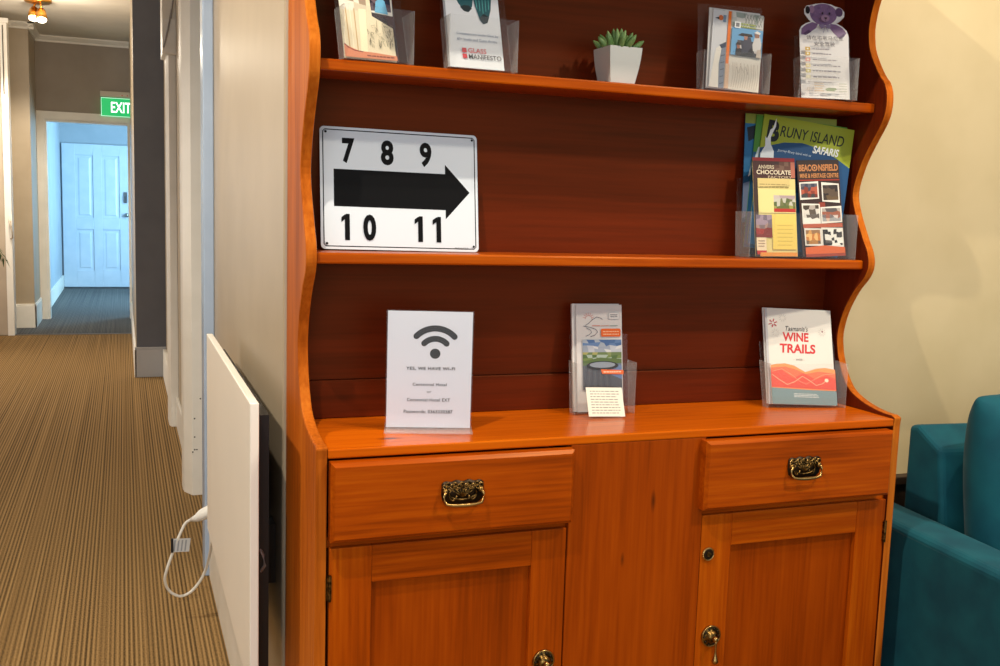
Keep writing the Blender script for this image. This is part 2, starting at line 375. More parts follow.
# end wall of the passage with its door opening, EXIT sign above
m = MB().box((-2.6, 11.24, 0), (-.735, 11.36, CZ), WALL_GREY).box((-.735, 11.24, 2.03), (.085, 11.36, CZ), WALL_GREY).box((.085, 11.24, 0), (2.4, 11.36, CZ), WALL_GREY)
struct(m.build('wall_far'))
m = MB().box((-.815, 11.22, 0), (-.735, 11.24, 2.11), WHITE).box((.076, 11.22, 0), (.078, 11.24, 2.11), WHITE).box((-.735, 11.22, 2.03), (.076, 11.24, 2.11), WHITE)
m.box((-.735, 11.24, 0), (-.715, 11.38, 2.03), WHITE).box((.052, 11.22, 0), (.076, 11.38, 2.03), WHITE).box((-.715, 11.24, 2.01), (.052, 11.38, 2.03), WHITE)
struct(m.build('trim_4', bevel=.003))
# left nib walls
struct(MB().box((-2.6, 10.50, 0), (-.806, 11.24, CZ), WALL_TAN).build('wall_nib'))
m = MB().box((-1.2, 10.482, 0), (-.790, 10.50, .215), WHITE).box((-.806, 10.482, 0), (-.790, 11.22, .215), WHITE).box((-1.2, 10.487, .215), (-.795, 10.50, .23), WHITE).box((-.806, 10.487, .215), (-.795, 11.22, .23), WHITE)
struct(m.build('baseboard_nib', bevel=.003))
sbox('wall_lobby', (-2.6, 9.93, 0), (-.985, 10.06, CZ), noise_mat('lobby_paint', (172, 156, 136), (180, 164, 144), 4))
m = MB().box((-.985, 9.91, 0), (-.93, 10.08, 2.74), WHITE).box((-1.0, 9.895, 2.74), (-.915, 10.09, 2.78), WHITE)
m.box((-.955, 9.897, .98), (-.925, 9.91, 1.08), WHITE).box((-.965, 9.899, 2.13), (-.958, 9.912, 2.72), mat((60, 52, 44), .6))
struct(m.build('trim_5', bevel=.002))
struct(MB().tube([(-.945, 9.90, 1.03), (-.94, 9.87, 1.0), (-.925, 9.865, .93), (-.925, 9.88, .88), (-.94, 9.90, .87)], .008, mat((190, 176, 156), .4)).build('trim_6', smooth=True))
# cornice: stepped moulding along the nib, the end wall and the lobby
def cornice(path_x0, path_x1, y, name):
    m = MB().prism([(y, CZ), (y-.05, CZ), (y-.05, CZ-.012), (y-.03, CZ-.03), (y-.012, CZ-.042), (y-.012, CZ-.06), (y, CZ-.06)], path_x0, path_x1, 'X', WHITE)
    struct(m.build(name))
cornice(-.806, .076, 11.24, 'trim_7'); cornice(-2.6, -.756, 10.50, 'trim_8')
m = MB().prism([(-.806, CZ), (-.756, CZ), (-.756, CZ-.012), (-.776, CZ-.03), (-.794, CZ-.042), (-.794, CZ-.06), (-.806, CZ-.06)], 10.45, 11.24, 'Y', WHITE)
struct(m.build('trim_9'))
sbox('trim_10', (-2.6, 9.915, 0), (.06, 9.945, .006), mat((120, 108, 92), .5, metal=.4))            # carpet bar
# room beyond
struct(MB().box((-.95, 11.36, 0), (-.80, 15.12, CZ), WALL_BLUE).build('wall_far_side'))
struct(MB().box((-.95, 15.12, 0), (2.4, 15.25, CZ), WALL_BLUE).build('wall_end'))
sbox('wall_far_window_side', (2.4, 11.24, 0), (2.5, 15.25, CZ), WALL_BLUE)
sbox('baseboard_end', (-.80, 11.4, 0), (-.782, 15.1, .18), WHITE)
# white four-panel door at the very end
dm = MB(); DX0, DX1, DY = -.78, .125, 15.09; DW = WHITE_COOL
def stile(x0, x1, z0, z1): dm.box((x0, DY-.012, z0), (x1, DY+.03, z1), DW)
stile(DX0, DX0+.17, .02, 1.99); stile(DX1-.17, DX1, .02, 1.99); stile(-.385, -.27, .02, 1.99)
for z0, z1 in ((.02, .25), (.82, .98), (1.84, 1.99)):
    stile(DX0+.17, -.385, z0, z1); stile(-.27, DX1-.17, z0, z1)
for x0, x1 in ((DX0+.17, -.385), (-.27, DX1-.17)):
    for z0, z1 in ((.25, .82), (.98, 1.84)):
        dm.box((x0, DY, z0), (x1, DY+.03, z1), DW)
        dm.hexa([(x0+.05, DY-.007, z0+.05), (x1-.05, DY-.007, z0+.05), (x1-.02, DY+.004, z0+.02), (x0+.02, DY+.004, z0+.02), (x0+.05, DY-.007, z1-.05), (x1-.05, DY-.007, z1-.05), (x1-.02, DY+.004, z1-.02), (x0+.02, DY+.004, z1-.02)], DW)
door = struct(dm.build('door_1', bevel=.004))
MB().box((.015, 15.055, 1.20), (.055, 15.078, 1.35), mat((120, 124, 128), .3, metal=.8)).tube([(.035, 15.05, 1.30), (.035, 15.03, 1.28), (.035, 15.03, 1.22), (.035, 15.05, 1.21)], .008, mat((120, 124, 128), .3, metal=.8)).build('door_handle', door)
MB().lathe([(.012, 0), (.012, -.02), (.026, -.03), (.03, -.045), (.022, -.058)], (.045, 15.078, 1.03), 'Y', mat((150, 152, 154), .25, metal=.8)).build('door_knob', door, smooth=True)
# dark timber dado on the wall behind the sofa
struct(MB().box((1.46, 1.848, 0), (5.2, 1.868, .63), DARK_TIMBER).box((1.46, 1.838, .63), (5.2, 1.868, .65), DARK_TIMBER).build('trim_11', bevel=.003))

# ================================================================== DRESSER
DR = thing('dresser', 'varnished orange pine dresser with scalloped sides and open shelves against the beige wall', 'dresser', (.866, 1.55, 0))
DRL = Vector((.866, 1.55, 0))
class DB(MB):
    """mesh built in world numbers, stored relative to the dresser"""
    def build(s, name, parent=None, **k):
        s.v = [tuple(Vector(p)-DRL) for p in s.v]; return MB.build(s, name, parent, **k)
YB = 1.800; YF = 1.55
XL0, XL1, XR0, XR1 = .281, .2995, 1.4285, 1.4465
ZC = H-.385
# scalloped side: y of the front edge against height (relative to the eye)
prof = [(.62, 1.560), (.585, 1.575), (.54, 1.628), (.50, 1.666), (.4467, 1.695), (.4014, 1.706), (.3702, 1.704), (.3454, 1.697), (.3118, 1.677), (.2911, 1.661), (.2799, 1.650), (.2555, 1.640), (.225, 1.640),
        (.1975, 1.650), (.1536, 1.680), (.1137, 1.703), (.0632, 1.719), (.0222, 1.708), (-.0338, 1.678), (-.0598, 1.662), (-.0873, 1.656), (-.1128, 1.666), (-.1449, 1.695),
        (-.19, 1.722), (-.2364, 1.735), (-.2724, 1.731), (-.2931, 1.724), (-.3202, 1.711), (-.3483, 1.687), (-.3644, 1.653), (-.3745, 1.613), (-.3785, 1.580), (-.379, 1.558)]
def smooth_curve(pts, n=4):
    out = []
    for i in range(len(pts)-1):
        p0, p1, p2, p3 = [Vector(pts[max(0, min(len(pts)-1, j))]) for j in (i-1, i, i+1, i+2)]
        for k in range(n):
            t = k/n; out.append(.5*((2*p1)+(-p0+p2)*t+(2*p0-5*p1+4*p2-p3)*t*t+(-p0+3*p1-3*p2+p3)*t**3))
    return out+[Vector(pts[-1])]
side_out = [(p[1], p[0]+H) for p in smooth_curve(prof)]
side_out = [(1.864, H+.62)]+side_out+[(1.548, H-.383), (YF, H-.40), (YF, .0), (1.864, .0)]
for x0, x1 in ((XL0, XL1), (XR0, XR1)):
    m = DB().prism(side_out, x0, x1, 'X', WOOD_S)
    xi = x1 if x0 < .5 else x0                                      # inner face uses the same dark tones as the back boards
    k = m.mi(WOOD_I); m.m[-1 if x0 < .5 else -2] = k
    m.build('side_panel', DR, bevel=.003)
DB().box((XL1, YB-.012, ZC+.072), (XR0, YB, H+.62), WOOD_B).build('back_panel', DR)
m = DB().box((XL1, YB-.018, ZC), (XR0, YB-.0005, ZC+.071), WOOD_B); m.build('back_rail', DR, bevel=.002)
for zt in (H+.2395, H-.0775):
    m = DB().box((XL1, 1.671, zt-.019), (XR0, YB-.012, zt), WOOD_X); m.build('shelf', DR, bevel=.003)
m = DB().box((XL0-.01, 1.50, H+.62), (XR1+.01, YB, H+.645), WOOD_X)  # unseen top; deep overhang shaped to shade the top shelf
m.prism([(1.50, H+.62), (1.50, H+.60), (1.515, H+.585), (1.505, H+.565), (1.505, H+.54), (1.53, H+.54), (1.545, H+.58), (1.545, H+.62)], XL0-.01, XR1+.01, 'X', WOOD_X)
m.build('cornice', DR, bevel=.003)
DB().box((XL1, YF-.001, ZC-.0155), (XR0, YB, ZC), WOOD_C).build('counter', DR, bevel=.0025)
# carcass
DB().box((.7258, YF, .07), (.9985, YF+.018, ZC-.0155), WOOD_P).build('centre_panel', DR, bevel=.0015)
for x0, x1 in ((XL1, .7258), (.9985, XR0)):
    DB().box((x0, YF+.012, .699), (x1, YF+.05, .7165), WOOD_X).build('drawer_rail', DR)
DB().box((XL1, YF+.02, .0), (XR0, YF+.035, .09), WOOD_X).build('plinth', DR)
DB().box((XL1, YF, .09), (XR0, YB-.01, .11), WOOD_X).build('bottom_board', DR)
DB().box((XL1, YB-.012, 0), (XR0, YB, ZC-.016), WOOD_B).build('lower_back', DR)
ZP0, ZP1 = .716, .846
def bail_pull(x, z, parent):
    m = DB(); y = YF-.0235
    # pierced plate: wavy upper outline
    out = []
    for i in range(25):
        u = i/24; out.append((x-.036+.072*u, z+.019+.0013*math.sin(u*math.pi*7)-.004*(abs(u-.5)*2)**6))
    out += [(x+.0365, z-.004), (x+.034, z-.014), (x+.026, z-.0195), (x+.008, z-.0195), (x, z-.0205), (x-.008, z-.0195), (x-.026, z-.0195), (x-.034, z-.014), (x-.0365, z-.004)]
    m.prism(out, y-.0025, y, 'Y', BRASS_DARK)
    for q in (-1, 1):
        m.tube([(x+q*(.010+.014*k/6), y-.0035, z-.006-.008*math.sin(k/6*math.pi)) for k in range(7)], .0014, BRASS, seg=6)
    rr = random.Random(3)
    for i in range(16):                       # raised scrollwork
        a = i/15; cx = x-.031+.062*a; cz = z+.010+.003*math.sin(i*2.1)
        m.tube([(cx+.0045*math.cos(q*.9), y-.004, cz+.0045*math.sin(q*.9)*(1-q*.05)) for q in range(7)], .0013, BRASS_BRIGHT if i % 3 == 0 else BRASS, seg=6)
    m.tube([(x+.024*math.cos(q*math.pi/10), y-.0035, z-.002+.011*math.sin(q*math.pi/10)) for q in range(20)], .0015, BRASS, seg=6, closed=True)
    for k in range(-3, 4):
        m.tube([(x, y-.003, z-.008), (x+k*.006, y-.0045, z+.006-.001*abs(k))], .0012, BRASS, seg=5)
    for s in (-1, 1):
        m.lathe([(.005, 0), (.005, -.006), (.003, -.009)], (x+s*.031, y, z+.003), 'Y', BRASS, seg=12)
    path = [(-.031, .003), (-.034, -.004), (-.034, -.012), (-.030, -.017), (-.020, -.0193), (-.010, -.020), (0, -.0202), (.010, -.020), (.020, -.0193), (.030, -.017), (.034, -.012), (.034, -.004), (.031, .003)]
    m.tube([(x+a, y-.010-(.003 if b < -.015 else 0), z+b) for a, b in path], [.0022, .0022, .0022, .0024, .0027, .003, .0034, .003, .0027, .0024, .0022, .0022, .0022], BRASS_BRIGHT, seg=10)
    m.build('drawer_pull', parent, smooth=True)
for x0, x1 in ((.3020, .7245), (.9880, 1.4130)):
    m = DB()
    c = .006; y0 = YF-.023; y1 = YF+.003
    z0, z1 = ZP0, ZP1
    m.hexa([(x0+c, y0, z0+c), (x1-c, y0, z0+c), (x1, y0+c, z0), (x0, y0+c, z0), (x0+c, y0, z1-c), (x1-c, y0, z1-c), (x1, y0+c, z1), (x0, y0+c, z1)], WOOD_X)
    m.box((x0, y0+c, z0), (x1, y1, z1), WOOD_X)
    m.box((x0+.02, y1, z0+.01), (x1-.02, YB-.03, z1-.01), WOOD_X)
    d = m.build('drawer', DR)
    bail_pull((x0+x1)/2+(.006 if x0 < .5 else .0), .788, d)
def cabinet_door(x0, x1, px0, px1, hinge_left):
    z0, z1 = .112, .7005; pz1 = .6375; pz0 = .19; m = DB(); y0 = YF+.001; y1 = YF+.02
    m.box((x0, y0, z0), (px0, y1, z1), WOOD_Z).box((px1, y0, z0), (x1, y1, z1), WOOD_Z)
    m.box((px0, y0+.0002, pz1), (px1, y1, z1), WOOD_X).box((px0, y0+.0002, z0), (px1, y1, pz0), WOOD_X)
    d = m.build('door', DR, bevel=.0015)
    DB().box((px0-.004, YF+.011, pz0-.004), (px1+.004, YF+.017, pz1+.004), WOOD_P).build('door_panel', d)
    hx = x0 if hinge_left else x1
    for zh in (.635, .19):
        h_ = DB().tube([(hx, YF-.002, zh-.022), (hx, YF-.002, zh+.022)], .003, BRASS, seg=10).box((hx-.004, YF-.0005, zh-.02), (hx+.004, YF+.001, zh+.02), BRASS)
        h_.build('hinge', d)
    kx = (x1-.036) if hinge_left else (x0+.032)
    kz = H-.7866 if not hinge_left else H-.790
    k = DB(); y = YF+.001
    k.lathe([(.0205, 0), (.0205, -.002), (.019, -.0035), (.014, -.003), (.012, -.005), (.011, -.010), (.007, -.013), (.003, -.014)], (kx, y, kz), 'Y', BRASS, seg=28)
    k.tube([(kx+.0195*math.cos(a*math.pi/14), y-.003, kz+.0195*math.sin(a*math.pi/14)) for a in range(28)], .0015, BRASS_BRIGHT, seg=6, closed=True)
    for a in range(10):
        k.lathe([(.0028, 0), (.0018, -.003)], (kx+.0155*math.cos(a*.628), y-.003, kz+.0155*math.sin(a*.628)), 'Y', BRASS_DARK, seg=8)
    k.lathe([(.004, 0), (.0055, -.003), (.0055, -.008), (.003, -.011)], (kx, y-.012, kz), 'Y', BRASS_BRIGHT, seg=14)
    k.lathe([(.0025, 0), (.002, -.010), (.0018, -.022), (.003, -.032), (.0055, -.040), (.0065, -.044), (.004, -.048)], (kx, y-.020, kz+.001), 'Z', BRASS_BRIGHT, seg=14)
    k.build('drop_pull', d, smooth=True)
    if not hinge_left:
        l = DB(); lx, lz = x0+.016, H-.6244
        l.lathe([(.0115, 0), (.0115, -.0025), (.0095, -.004)], (lx, y, lz), 'Y', BRASS_DARK, seg=20)
        l.tube([(lx+.0112*math.cos(a*math.pi/12), y-.002, lz+.0112*math.sin(a*math.pi/12)) for a in range(24)], .0018, BRASS_BRIGHT, seg=6, closed=True)
        l.lathe([(.0045, 0), (.004, -.003)], (lx, y-.004, lz), 'Y', BRASS, seg=12)
        l.build('lock', d)
cabinet_door(.3040, .7235, .3745, .6580, True)
cabinet_door(1.0000, 1.4260, 1.0660, 1.3560, False)

# ================================================================== THINGS ON THE DRESSER
Z2 = H-.0775; Z1 = H+.2395; E_ = .0006
# ---- room-number sign
s = Sheet(.292, .217, .0016, (214, 219, 222), solid=mat((218, 226, 232), .28))
r = .006
s.mb = MB()
out = [(math.cos(a)*.008+cx, math.sin(a)*.008+cz) for cx, cz, a0 in ((.138, .209, 0), (-.138, .209, 90), (-.138, .008, 180), (.138, .008, 270)) for a in [math.radians(a0+q*18) for q in range(6)]]
s.mb.prism(out, -.0008, .0008, 'Y', mat((218, 226, 232), .28))
K = mat((7, 7, 8), .5, spec=.12)
iu, iv = .0055/.294, .0055/.222
bd = [(iu+.012, iv), (1-iu-.012, iv), (1-iu, iv+.016), (1-iu, 1-iv-.016), (1-iu-.012, 1-iv), (iu+.012, 1-iv), (iu, 1-iv-.016), (iu, iv+.016), (iu+.012, iv)]
s.stroke(bd, .0018, K)
s.poly([(.082, .35), (.785, .35), (.785, .272), (.945, .505), (.785, .735), (.785, .655), (.082, .655)], K)
for ch, a, b in (('7', .135, .212), ('8', .375, .455), ('9', .622, .698)): s.text(ch, a, .705, b, .912, K, bold=.04)
def digit_one(a, b):
    s.poly([(b-.030, .075), (b, .075), (b, .290), (b-.022, .290), (b-.030, .272)], K); s.poly([(a, .222), (b-.030, .245), (b-.026, .288), (a, .262)], K)
digit_one(.125, .176); digit_one(.582, .634); digit_one(.698, .752)
s.text('0', .258, .075, .338, .290, K, bold=.04)
for u, v in ((.035, .955), (.965, .955), (.035, .045), (.965, .045)): s.ell(u, v, .008, .0105, K, 10)
s.lines(.84, .028, .93, .036, 1, (90, 90, 90))
o = s.place('sign', (.4690, 1.752, Z2+.0016), -.002, .158, .006)
tag(o, 'white metal room number sign with black arrow on the middle shelf', 'sign')
# ---- A5 wi-fi notice in an acrylic stand
YA = -.27
A5 = thing('sign_holder', 'clear acrylic stand holding the wi-fi notice at the left of the counter', 'sign holder', (.4965, 1.655, ZC+E_), YA)
m = MB().box((-.0755, -.0035, .003), (.0755, -.0015, .210), ACRYLIC).box((-.0755, .0015, .003), (.0755, .0035, .210), ACRYLIC); m.build('pocket', A5)
m = MB().box((-.0765, -.038, 0), (.0765, .045, .003), ACRYLIC_SIDE); m.build('base', A5, bevel=.001)  # haze in the base stands in for its whitish reflection
s = Sheet(.147, .205, .001, (222, 226, 238))
DK = paper((34, 34, 38))
cu, cv = .563, .640
s.ell(cu, cv, .0092/.148, .0092/.21, DK, 24)
for R_, th, a_ in ((.0268, .0103, 47), (.0455, .0106, 47)):
    s.stroke([(cu+R_*math.sin(math.radians(q))/.148, cv+R_*math.cos(math.radians(q))/.21) for q in [a_*(i-12)/12 for i in range(25)]], th, DK, True)
s.text('YES, WE HAVE WI-FI', .225, .494, .803, .526, DK, bold=.018, spacing=1.12)
G = paper((40, 40, 46))
s.text('Centennial Hotel', .305, .362, .708, .388, G, bold=.008, spacing=1.1)
s.text('or', .475, .302, .530, .318, paper((110, 110, 116)))
s.text('Centennial Hotel EXT', .240, .228, .752, .256, G, bold=.008, spacing=1.1)
s.text('Passwords: 0363330387', .205, .125, .785, .155, DK, bold=.008, spacing=1.1)
o = s.place('notice', (.4965, 1.655, ZC+.004), YA)
tag(o, 'white A5 notice with black wi-fi symbol, standing on the counter', 'notice')

# ---- acrylic leaflet holders
def holder(label, X, Y, Z, w, yaw, lean, hf, hb, gap=.012, front_lean=0.0, name='brochure_holder', divider=None):
    """open-topped pocket: leaning back plate, upright front, closed sides, flat base. y=0 is where the front leaflet stands"""
    t = .0018; root = thing(name, label, 'brochure holder', (X, Y, Z+E_), yaw, 'clear brochure holders on the dresser')
    yf = -.008; yb = gap+.002; tl = math.tan(lean); tf = math.tan(front_lean)
    MB().hexa([(-w/2, yb, t), (w/2, yb, t), (w/2, yb+t, t), (-w/2, yb+t, t), (-w/2, yb+hb*tl, hb), (w/2, yb+hb*tl, hb), (w/2, yb+hb*tl+t, hb), (-w/2, yb+hb*tl+t, hb)], ACRYLIC).build('back_plate', root)
    MB().hexa([(-w/2, yf-t, t), (w/2, yf-t, t), (w/2, yf, t), (-w/2, yf, t), (-w/2, yf-t+hf*tf, hf), (w/2, yf-t+hf*tf, hf), (w/2, yf+hf*tf, hf), (-w/2, yf+hf*tf, hf)], ACRYLIC).build('front_plate', root)
    for x0, x1 in ((-w/2-t, -w/2), (w/2, w/2+t)):
        MB().prism([(yf-t, 0), (yb+t, 0), (yb+hf*tl+t, hf), (yf-t+hf*tf, hf)], x0, x1, 'X', ACRYLIC_SIDE).build('side_plate', root)
    MB().box((-w/2, yf-t, 0), (w/2, yb+t, t), ACRYLIC).build('base', root)
    if divider is not None:
        MB().box((divider-.001, yf+.0002, t), (divider+.001, yf+.002, hf), ACRYLIC).build('divider', root)
    return root
ZL = .0030
def stand(sheet, name, X, Y, Z, yaw, lean, dy, label, cat, roll=0, dx=0, group=None):
    p = Vector((X, Y, Z+ZL+sheet.w/2*abs(math.sin(roll))*math.cos(lean))) + Matrix.Rotation(yaw, 3, 'Z') @ Vector((dx, dy, 0))
    return tag(sheet.place(name, p, yaw, lean, roll), label, cat, group or 'printed leaflets and brochures on the dresser')
BS = 'brochure'

# ---- tall tourist leaflet, middle of the counter
def blank(w, h, c, t=.0016): return Sheet(w, h, t, c)
X, Y, ya, le = .8665, 1.722, -.07, .16
holder('clear acrylic holder with the lookout brochure at the middle of the counter', X+.004, Y, ZC, .122, ya, le, .100, .15)
s = Sheet(.099, .21, .006, (216, 212, 206))
stand(s, 'brochure', X-.0055, Y, ZC, ya, le, .009, 'plain white stack of leaflets behind the orange-badged lookout brochure', BS)
s = Sheet(.096, .209, .0016, (206, 201, 196))
RD = (196, 70, 50); DKL = (60, 64, 78)
for k in range(7):
    a = math.radians(20+k*24); s.stroke([(.27+.085*math.cos(a), .865+.04*math.sin(a)), (.27+.13*math.cos(a), .865+.06*math.sin(a))], .0007, RD)
s.stroke([(.27+.075*math.cos(q*.2), .862+.036*math.sin(q*.2)) for q in range(16)], .0007, RD)
s.stroke([(.20, .805), (.28, .83), (.36, .862), (.45, .885), (.52, .875), (.57, .862)], .001, DKL)
s.stroke([(.15, .80), (.30, .788), (.42, .77), (.46, .745), (.40, .715), (.30, .70)], .001, DKL)
s.stroke([(.22, .78), (.31, .762), (.33, .74), (.26, .715), (.2, .705)], .0009, DKL)
for i, c in enumerate(((196, 110, 90), (180, 130, 110), (120, 140, 130))): s.rect(.34+.19*i, .800, .52+.19*i, .806, c)
s.rect(.70, .862, .94, .925, (176, 174, 172)); s.rect(.71, .866, .93, .921, (210, 206, 202)); s.lines(.74, .878, .90, .912, 2, (120, 120, 122), .6)
OR = (226, 100, 30)
s.poly([(.545, .70), (.94, .70), (.96, .71), (.96, .765), (.94, .775), (.545, .775), (.53, .765), (.53, .71)], OR); s.lines(.57, .712, .93, .762, 2, (240, 190, 150), .35)
s.rect(.12, .205, .97, .672, (96, 108, 128))
s.mosaic(.12, .555, .97, .672, [[(70, 98, 140), (92, 118, 156), (150, 158, 168)], [(168, 172, 180), (140, 148, 160), (190, 190, 190)]], 7, 4, 5)
s.mosaic(.12, .475, .97, .555, [[(120, 132, 84), (150, 146, 88), (96, 112, 70)], [(104, 122, 68), (74, 96, 56), (150, 164, 150)]], 8, 3, 8)
s.poly([(.12, .43), (.97, .45), (.97, .49), (.5, .505), (.12, .47)], (86, 104, 62))
s.rect(.12, .205, .97, .43, (78, 80, 88)); s.poly([(.55, .43), (.97, .43), (.97, .30), (.75, .34)], (96, 120, 160))
for k in range(9): s.stroke([(.16+.07*k, .21), (.22+.055*k, .42)], .0011, (100, 98, 100) if k % 2 else (60, 60, 68))
s.ell(.54, .43, .35, .042, (26, 26, 30), 28); s.ell(.54, .437, .28, .028, (132, 140, 150), 26)
s.poly([(.50, .395), (1, .385), (1, .345), (.53, .352)], OR); s.lines(.56, .36, .95, .38, 1, (250, 214, 180), .5)
stand(s, 'brochure', X, Y, ZC, ya, le, .002, 'tall brochure with orange badge and a round lookout photo, middle of the counter', BS)
s = Sheet(.074, .058, .0008, (226, 220, 200))
s.lines(.1, .08, .93, .92, 9, (150, 142, 132), .35, 4)
o = s.place('card', (.8560, 1.674, ZC+.004), ya, .50, .03); tag(o, 'small cream card of fine print tilted in front of the lookout brochure', 'card')

# ---- wine trails booklet
X, Y, ya, le = 1.3160, 1.690, -.20, .33
holder('clear acrylic holder with the red and cream wine booklet, right end of the counter', X+.004, Y-.001, ZC, .168, ya, le, .092, .13, gap=.010)
s = Sheet(.148, .204, .0026, (206, 204, 200)); stand(s, 'booklet', X, Y, ZC, ya, le, .0058, 'grey-edged booklet just behind the cream booklet with orange hills on the counter', 'booklet', .03, -.003)
s = Sheet(.148, .204, .0022, (222, 217, 205))
s.rect(0, 0, .035, 1, (188, 186, 186))
RW = (204, 52, 52)
def vv(y): return 1-(y-48)/560
s.text("Tasmania's", .30, .765, .64, .818, (40, 36, 38), bold=.005, shear=.3)
s.text('WINE', .255, .655, .645, .750, RW, bold=.03, shear=.06); s.text('TRAILS', .20, .533, .735, .630, RW, bold=.03, shear=.06)
s.text('- 2020 -', .40, .458, .56, .476, (120, 112, 108))
for k in range(6):
    a = k*1.05+.3; s.stroke([(.115+.02*math.cos(a), .842+.014*math.sin(a)), (.115+.065*math.cos(a), .842+.046*math.sin(a))], .002, (188, 40, 60))
for cx, cy in ((.26, .90), (.84, .76), (.14, .735)):
    for k in range(10):
        a = k*.628; s.stroke([(cx+.03*math.cos(a), cy+.02*math.sin(a)), (cx+.06*math.cos(a), cy+.042*math.sin(a))], .0005, (150, 146, 142))
s.ell(.84, .765, .012, .009, (120, 40, 60), 10)
s.poly([(.035, .395), (.12, .41), (.25, .418), (.38, .40), (.55, .335), (.72, .375), (.85, .385), (1, .37), (1, .15), (.035, .15)], (238, 150, 88))
s.poly([(.035, .37), (.25, .385), (.40, .36), (.55, .315), (.75, .345), (1, .33), (1, .155), (.035, .17)], (234, 112, 76))
s.poly([(.035, .34), (.2, .35), (.36, .27), (.52, .325), (.7, .26), (.86, .31), (1, .27), (1, .16), (.035, .175)], (224, 84, 66))
s.stroke([(.05, .30), (.15, .25), (.27, .20), (.38, .23), (.5, .29), (.6, .25), (.7, .20), (.8, .22), (.88, .27)], .0012, (246, 190, 150))
s.stroke([(.05, .33), (.2, .36), (.35, .30), (.45, .24), (.55, .21), (.65, .25), (.8, .31), (1, .33)], .0008, (244, 168, 128))
s.ell(.86, .255, .03, .02, (250, 220, 190), 12)
s.poly([(.035, 0), (1, 0), (1, .145), (.6, .15), (.035, .165)], (122, 146, 148))
s.lines(.36, .07, .74, .115, 3, (220, 222, 216), .4, 6)
stand(s, 'booklet', X, Y, ZC, ya, le, .001, 'cream booklet with red capital title over orange hills, right end of the counter', 'booklet', .03)

# ---- top shelf, first holder: old-photo leaflets
X, Y, ya, le = .3895, 1.676, .06, .40
holder('acrylic holder of collage leaflets, leftmost on the top shelf', X+.011, Y+.002, Z1, .118, ya, .40, .088, .15, gap=.012)
s = Sheet(.090, .21, .0016, (60, 44, 40))
s.mosaic(0, 0, 1, 1, [[(40, 30, 34), (80, 40, 40), (30, 30, 36)], [(70, 44, 46), (46, 36, 40)]], 6, 9, 11)
for u0, v0, u1, v1, sd in ((.30, .45, .97, .66, 1), (.05, .68, .62, .92, 2), (.55, .66, .98, .86, 3)):
    s.poly([(u0, v0), (u1, v0-.03), (u1+.02, v1-.03), (u0+.02, v1)], (220, 216, 206))
    s.mosaic(u0+.04, v0+.005, u1-.02, v1-.035, [[(40, 40, 52), (60, 52, 60)], [(36, 34, 44), (110, 90, 96), (30, 40, 60)], [(50, 40, 46), (84, 70, 80)]], 5, 5, sd)
s.ell(.74, .61, .06, .035, (196, 190, 186), 14); s.poly([(.62, .44), (.88, .43), (.84, .55), (.75, .58), (.66, .54)], (104, 168, 200))
stand(s, 'brochure', X+.006, Y, Z1, ya, le, .006, 'dark photo leaflet behind the cream engraving leaflet, top shelf left', BS)
s = Sheet(.090, .19, .0014, (222, 208, 176))
s.mosaic(.0, .46, .5, 1, [[(190, 170, 140), (160, 140, 116), (222, 214, 196)], [(206, 190, 160), (150, 130, 110), (226, 216, 198)]], 4, 7, 21)
s.mb = MB()
s.mb.prism([(-.045, 0), (.045, 0), (.045, .064), (.010, .084), (.006, .19), (-.045, .19)], -.0007, .0007, 'Y', paper((222, 208, 176)))
s.k = 0
s.mosaic(.0, .48, .52, 1, [[(196, 178, 150), (166, 148, 124), (224, 216, 198)], [(208, 194, 166), (160, 140, 118), (226, 218, 200)]], 4, 6, 21)
for k in range(4): s.stroke([(.05+.075*k, .08), (.03+.08*k, .5)], .0016, (196, 160, 110) if k % 2 else (236, 224, 196))
s.poly([(.33, .06), (.46, .06), (.50, .5), (.36, .5)], (238, 228, 190))
rr = random.Random(4)
for k in range(34):
    u = rr.uniform(.48, .95); v = rr.uniform(.10, .34); s.stroke([(u, v), (u+rr.uniform(-.04, .04), v+rr.uniform(.02, .08)), (u+rr.uniform(-.02, .06), v+rr.uniform(.0, .06))], .0009, (120, 112, 90) if k % 2 else (160, 150, 122))
s.poly([(0, 0), (1, 0), (1, .045), (.6, .06), (.28, .065), (.1, .10), (0, .12)], (206, 130, 96)); s.stroke([(0, .13), (.08, .09), (.2, .065), (.35, .06)], .0016, (120, 30, 30))
s.lines(.42, .015, .95, .035, 1, (120, 60, 44), .6)
stand(s, 'brochure', X, Y, Z1, ya, le, .0015, 'cream leaflet with old engravings, front of the leftmost top shelf holder', BS)

# ---- top shelf, second holder: glass art leaflet
X, Y, ya, le = .576, 1.672, .0, .34
holder('acrylic holder with the white glass art leaflet, second on the top shelf', X+.007, Y, Z1, .122, ya, .34, .088, .15)
s = Sheet(.099, .21, .003, (206, 206, 208)); stand(s, 'brochure', X-.002, Y, Z1, ya, le, .0055, 'spare white leaflets behind the glass art leaflet on the top shelf', BS)
s = Sheet(.099, .21, .0014, (222, 224, 226))
TL_, TD = (22, 84, 92), (18, 40, 46)
s.poly([(.14, .86), (.16, .68), (.24, .58), (.34, .515), (.42, .505), (.50, .56), (.54, .68), (.54, .95), (.40, 1), (.2, 1)], TL_)
s.poly([(.27, .545), (.34, .51), (.42, .503), (.49, .54), (.44, .565), (.34, .565)], TD)
for k in range(7): s.stroke([(.17+.035*k, .60+.0*k+.07*abs(k-3)/3), (.25+.03*k, .80), (.32+.02*k, .97)], .0010, (60, 140, 140))
s.poly([(.50, .95), (.50, .70), (.55, .56), (.62, .44), (.68, .405), (.76, .42), (.84, .54), (.88, .70), (.86, .98)], TL_)
s.poly([(.61, .455), (.68, .405), (.76, .42), (.80, .475), (.70, .50)], TD)
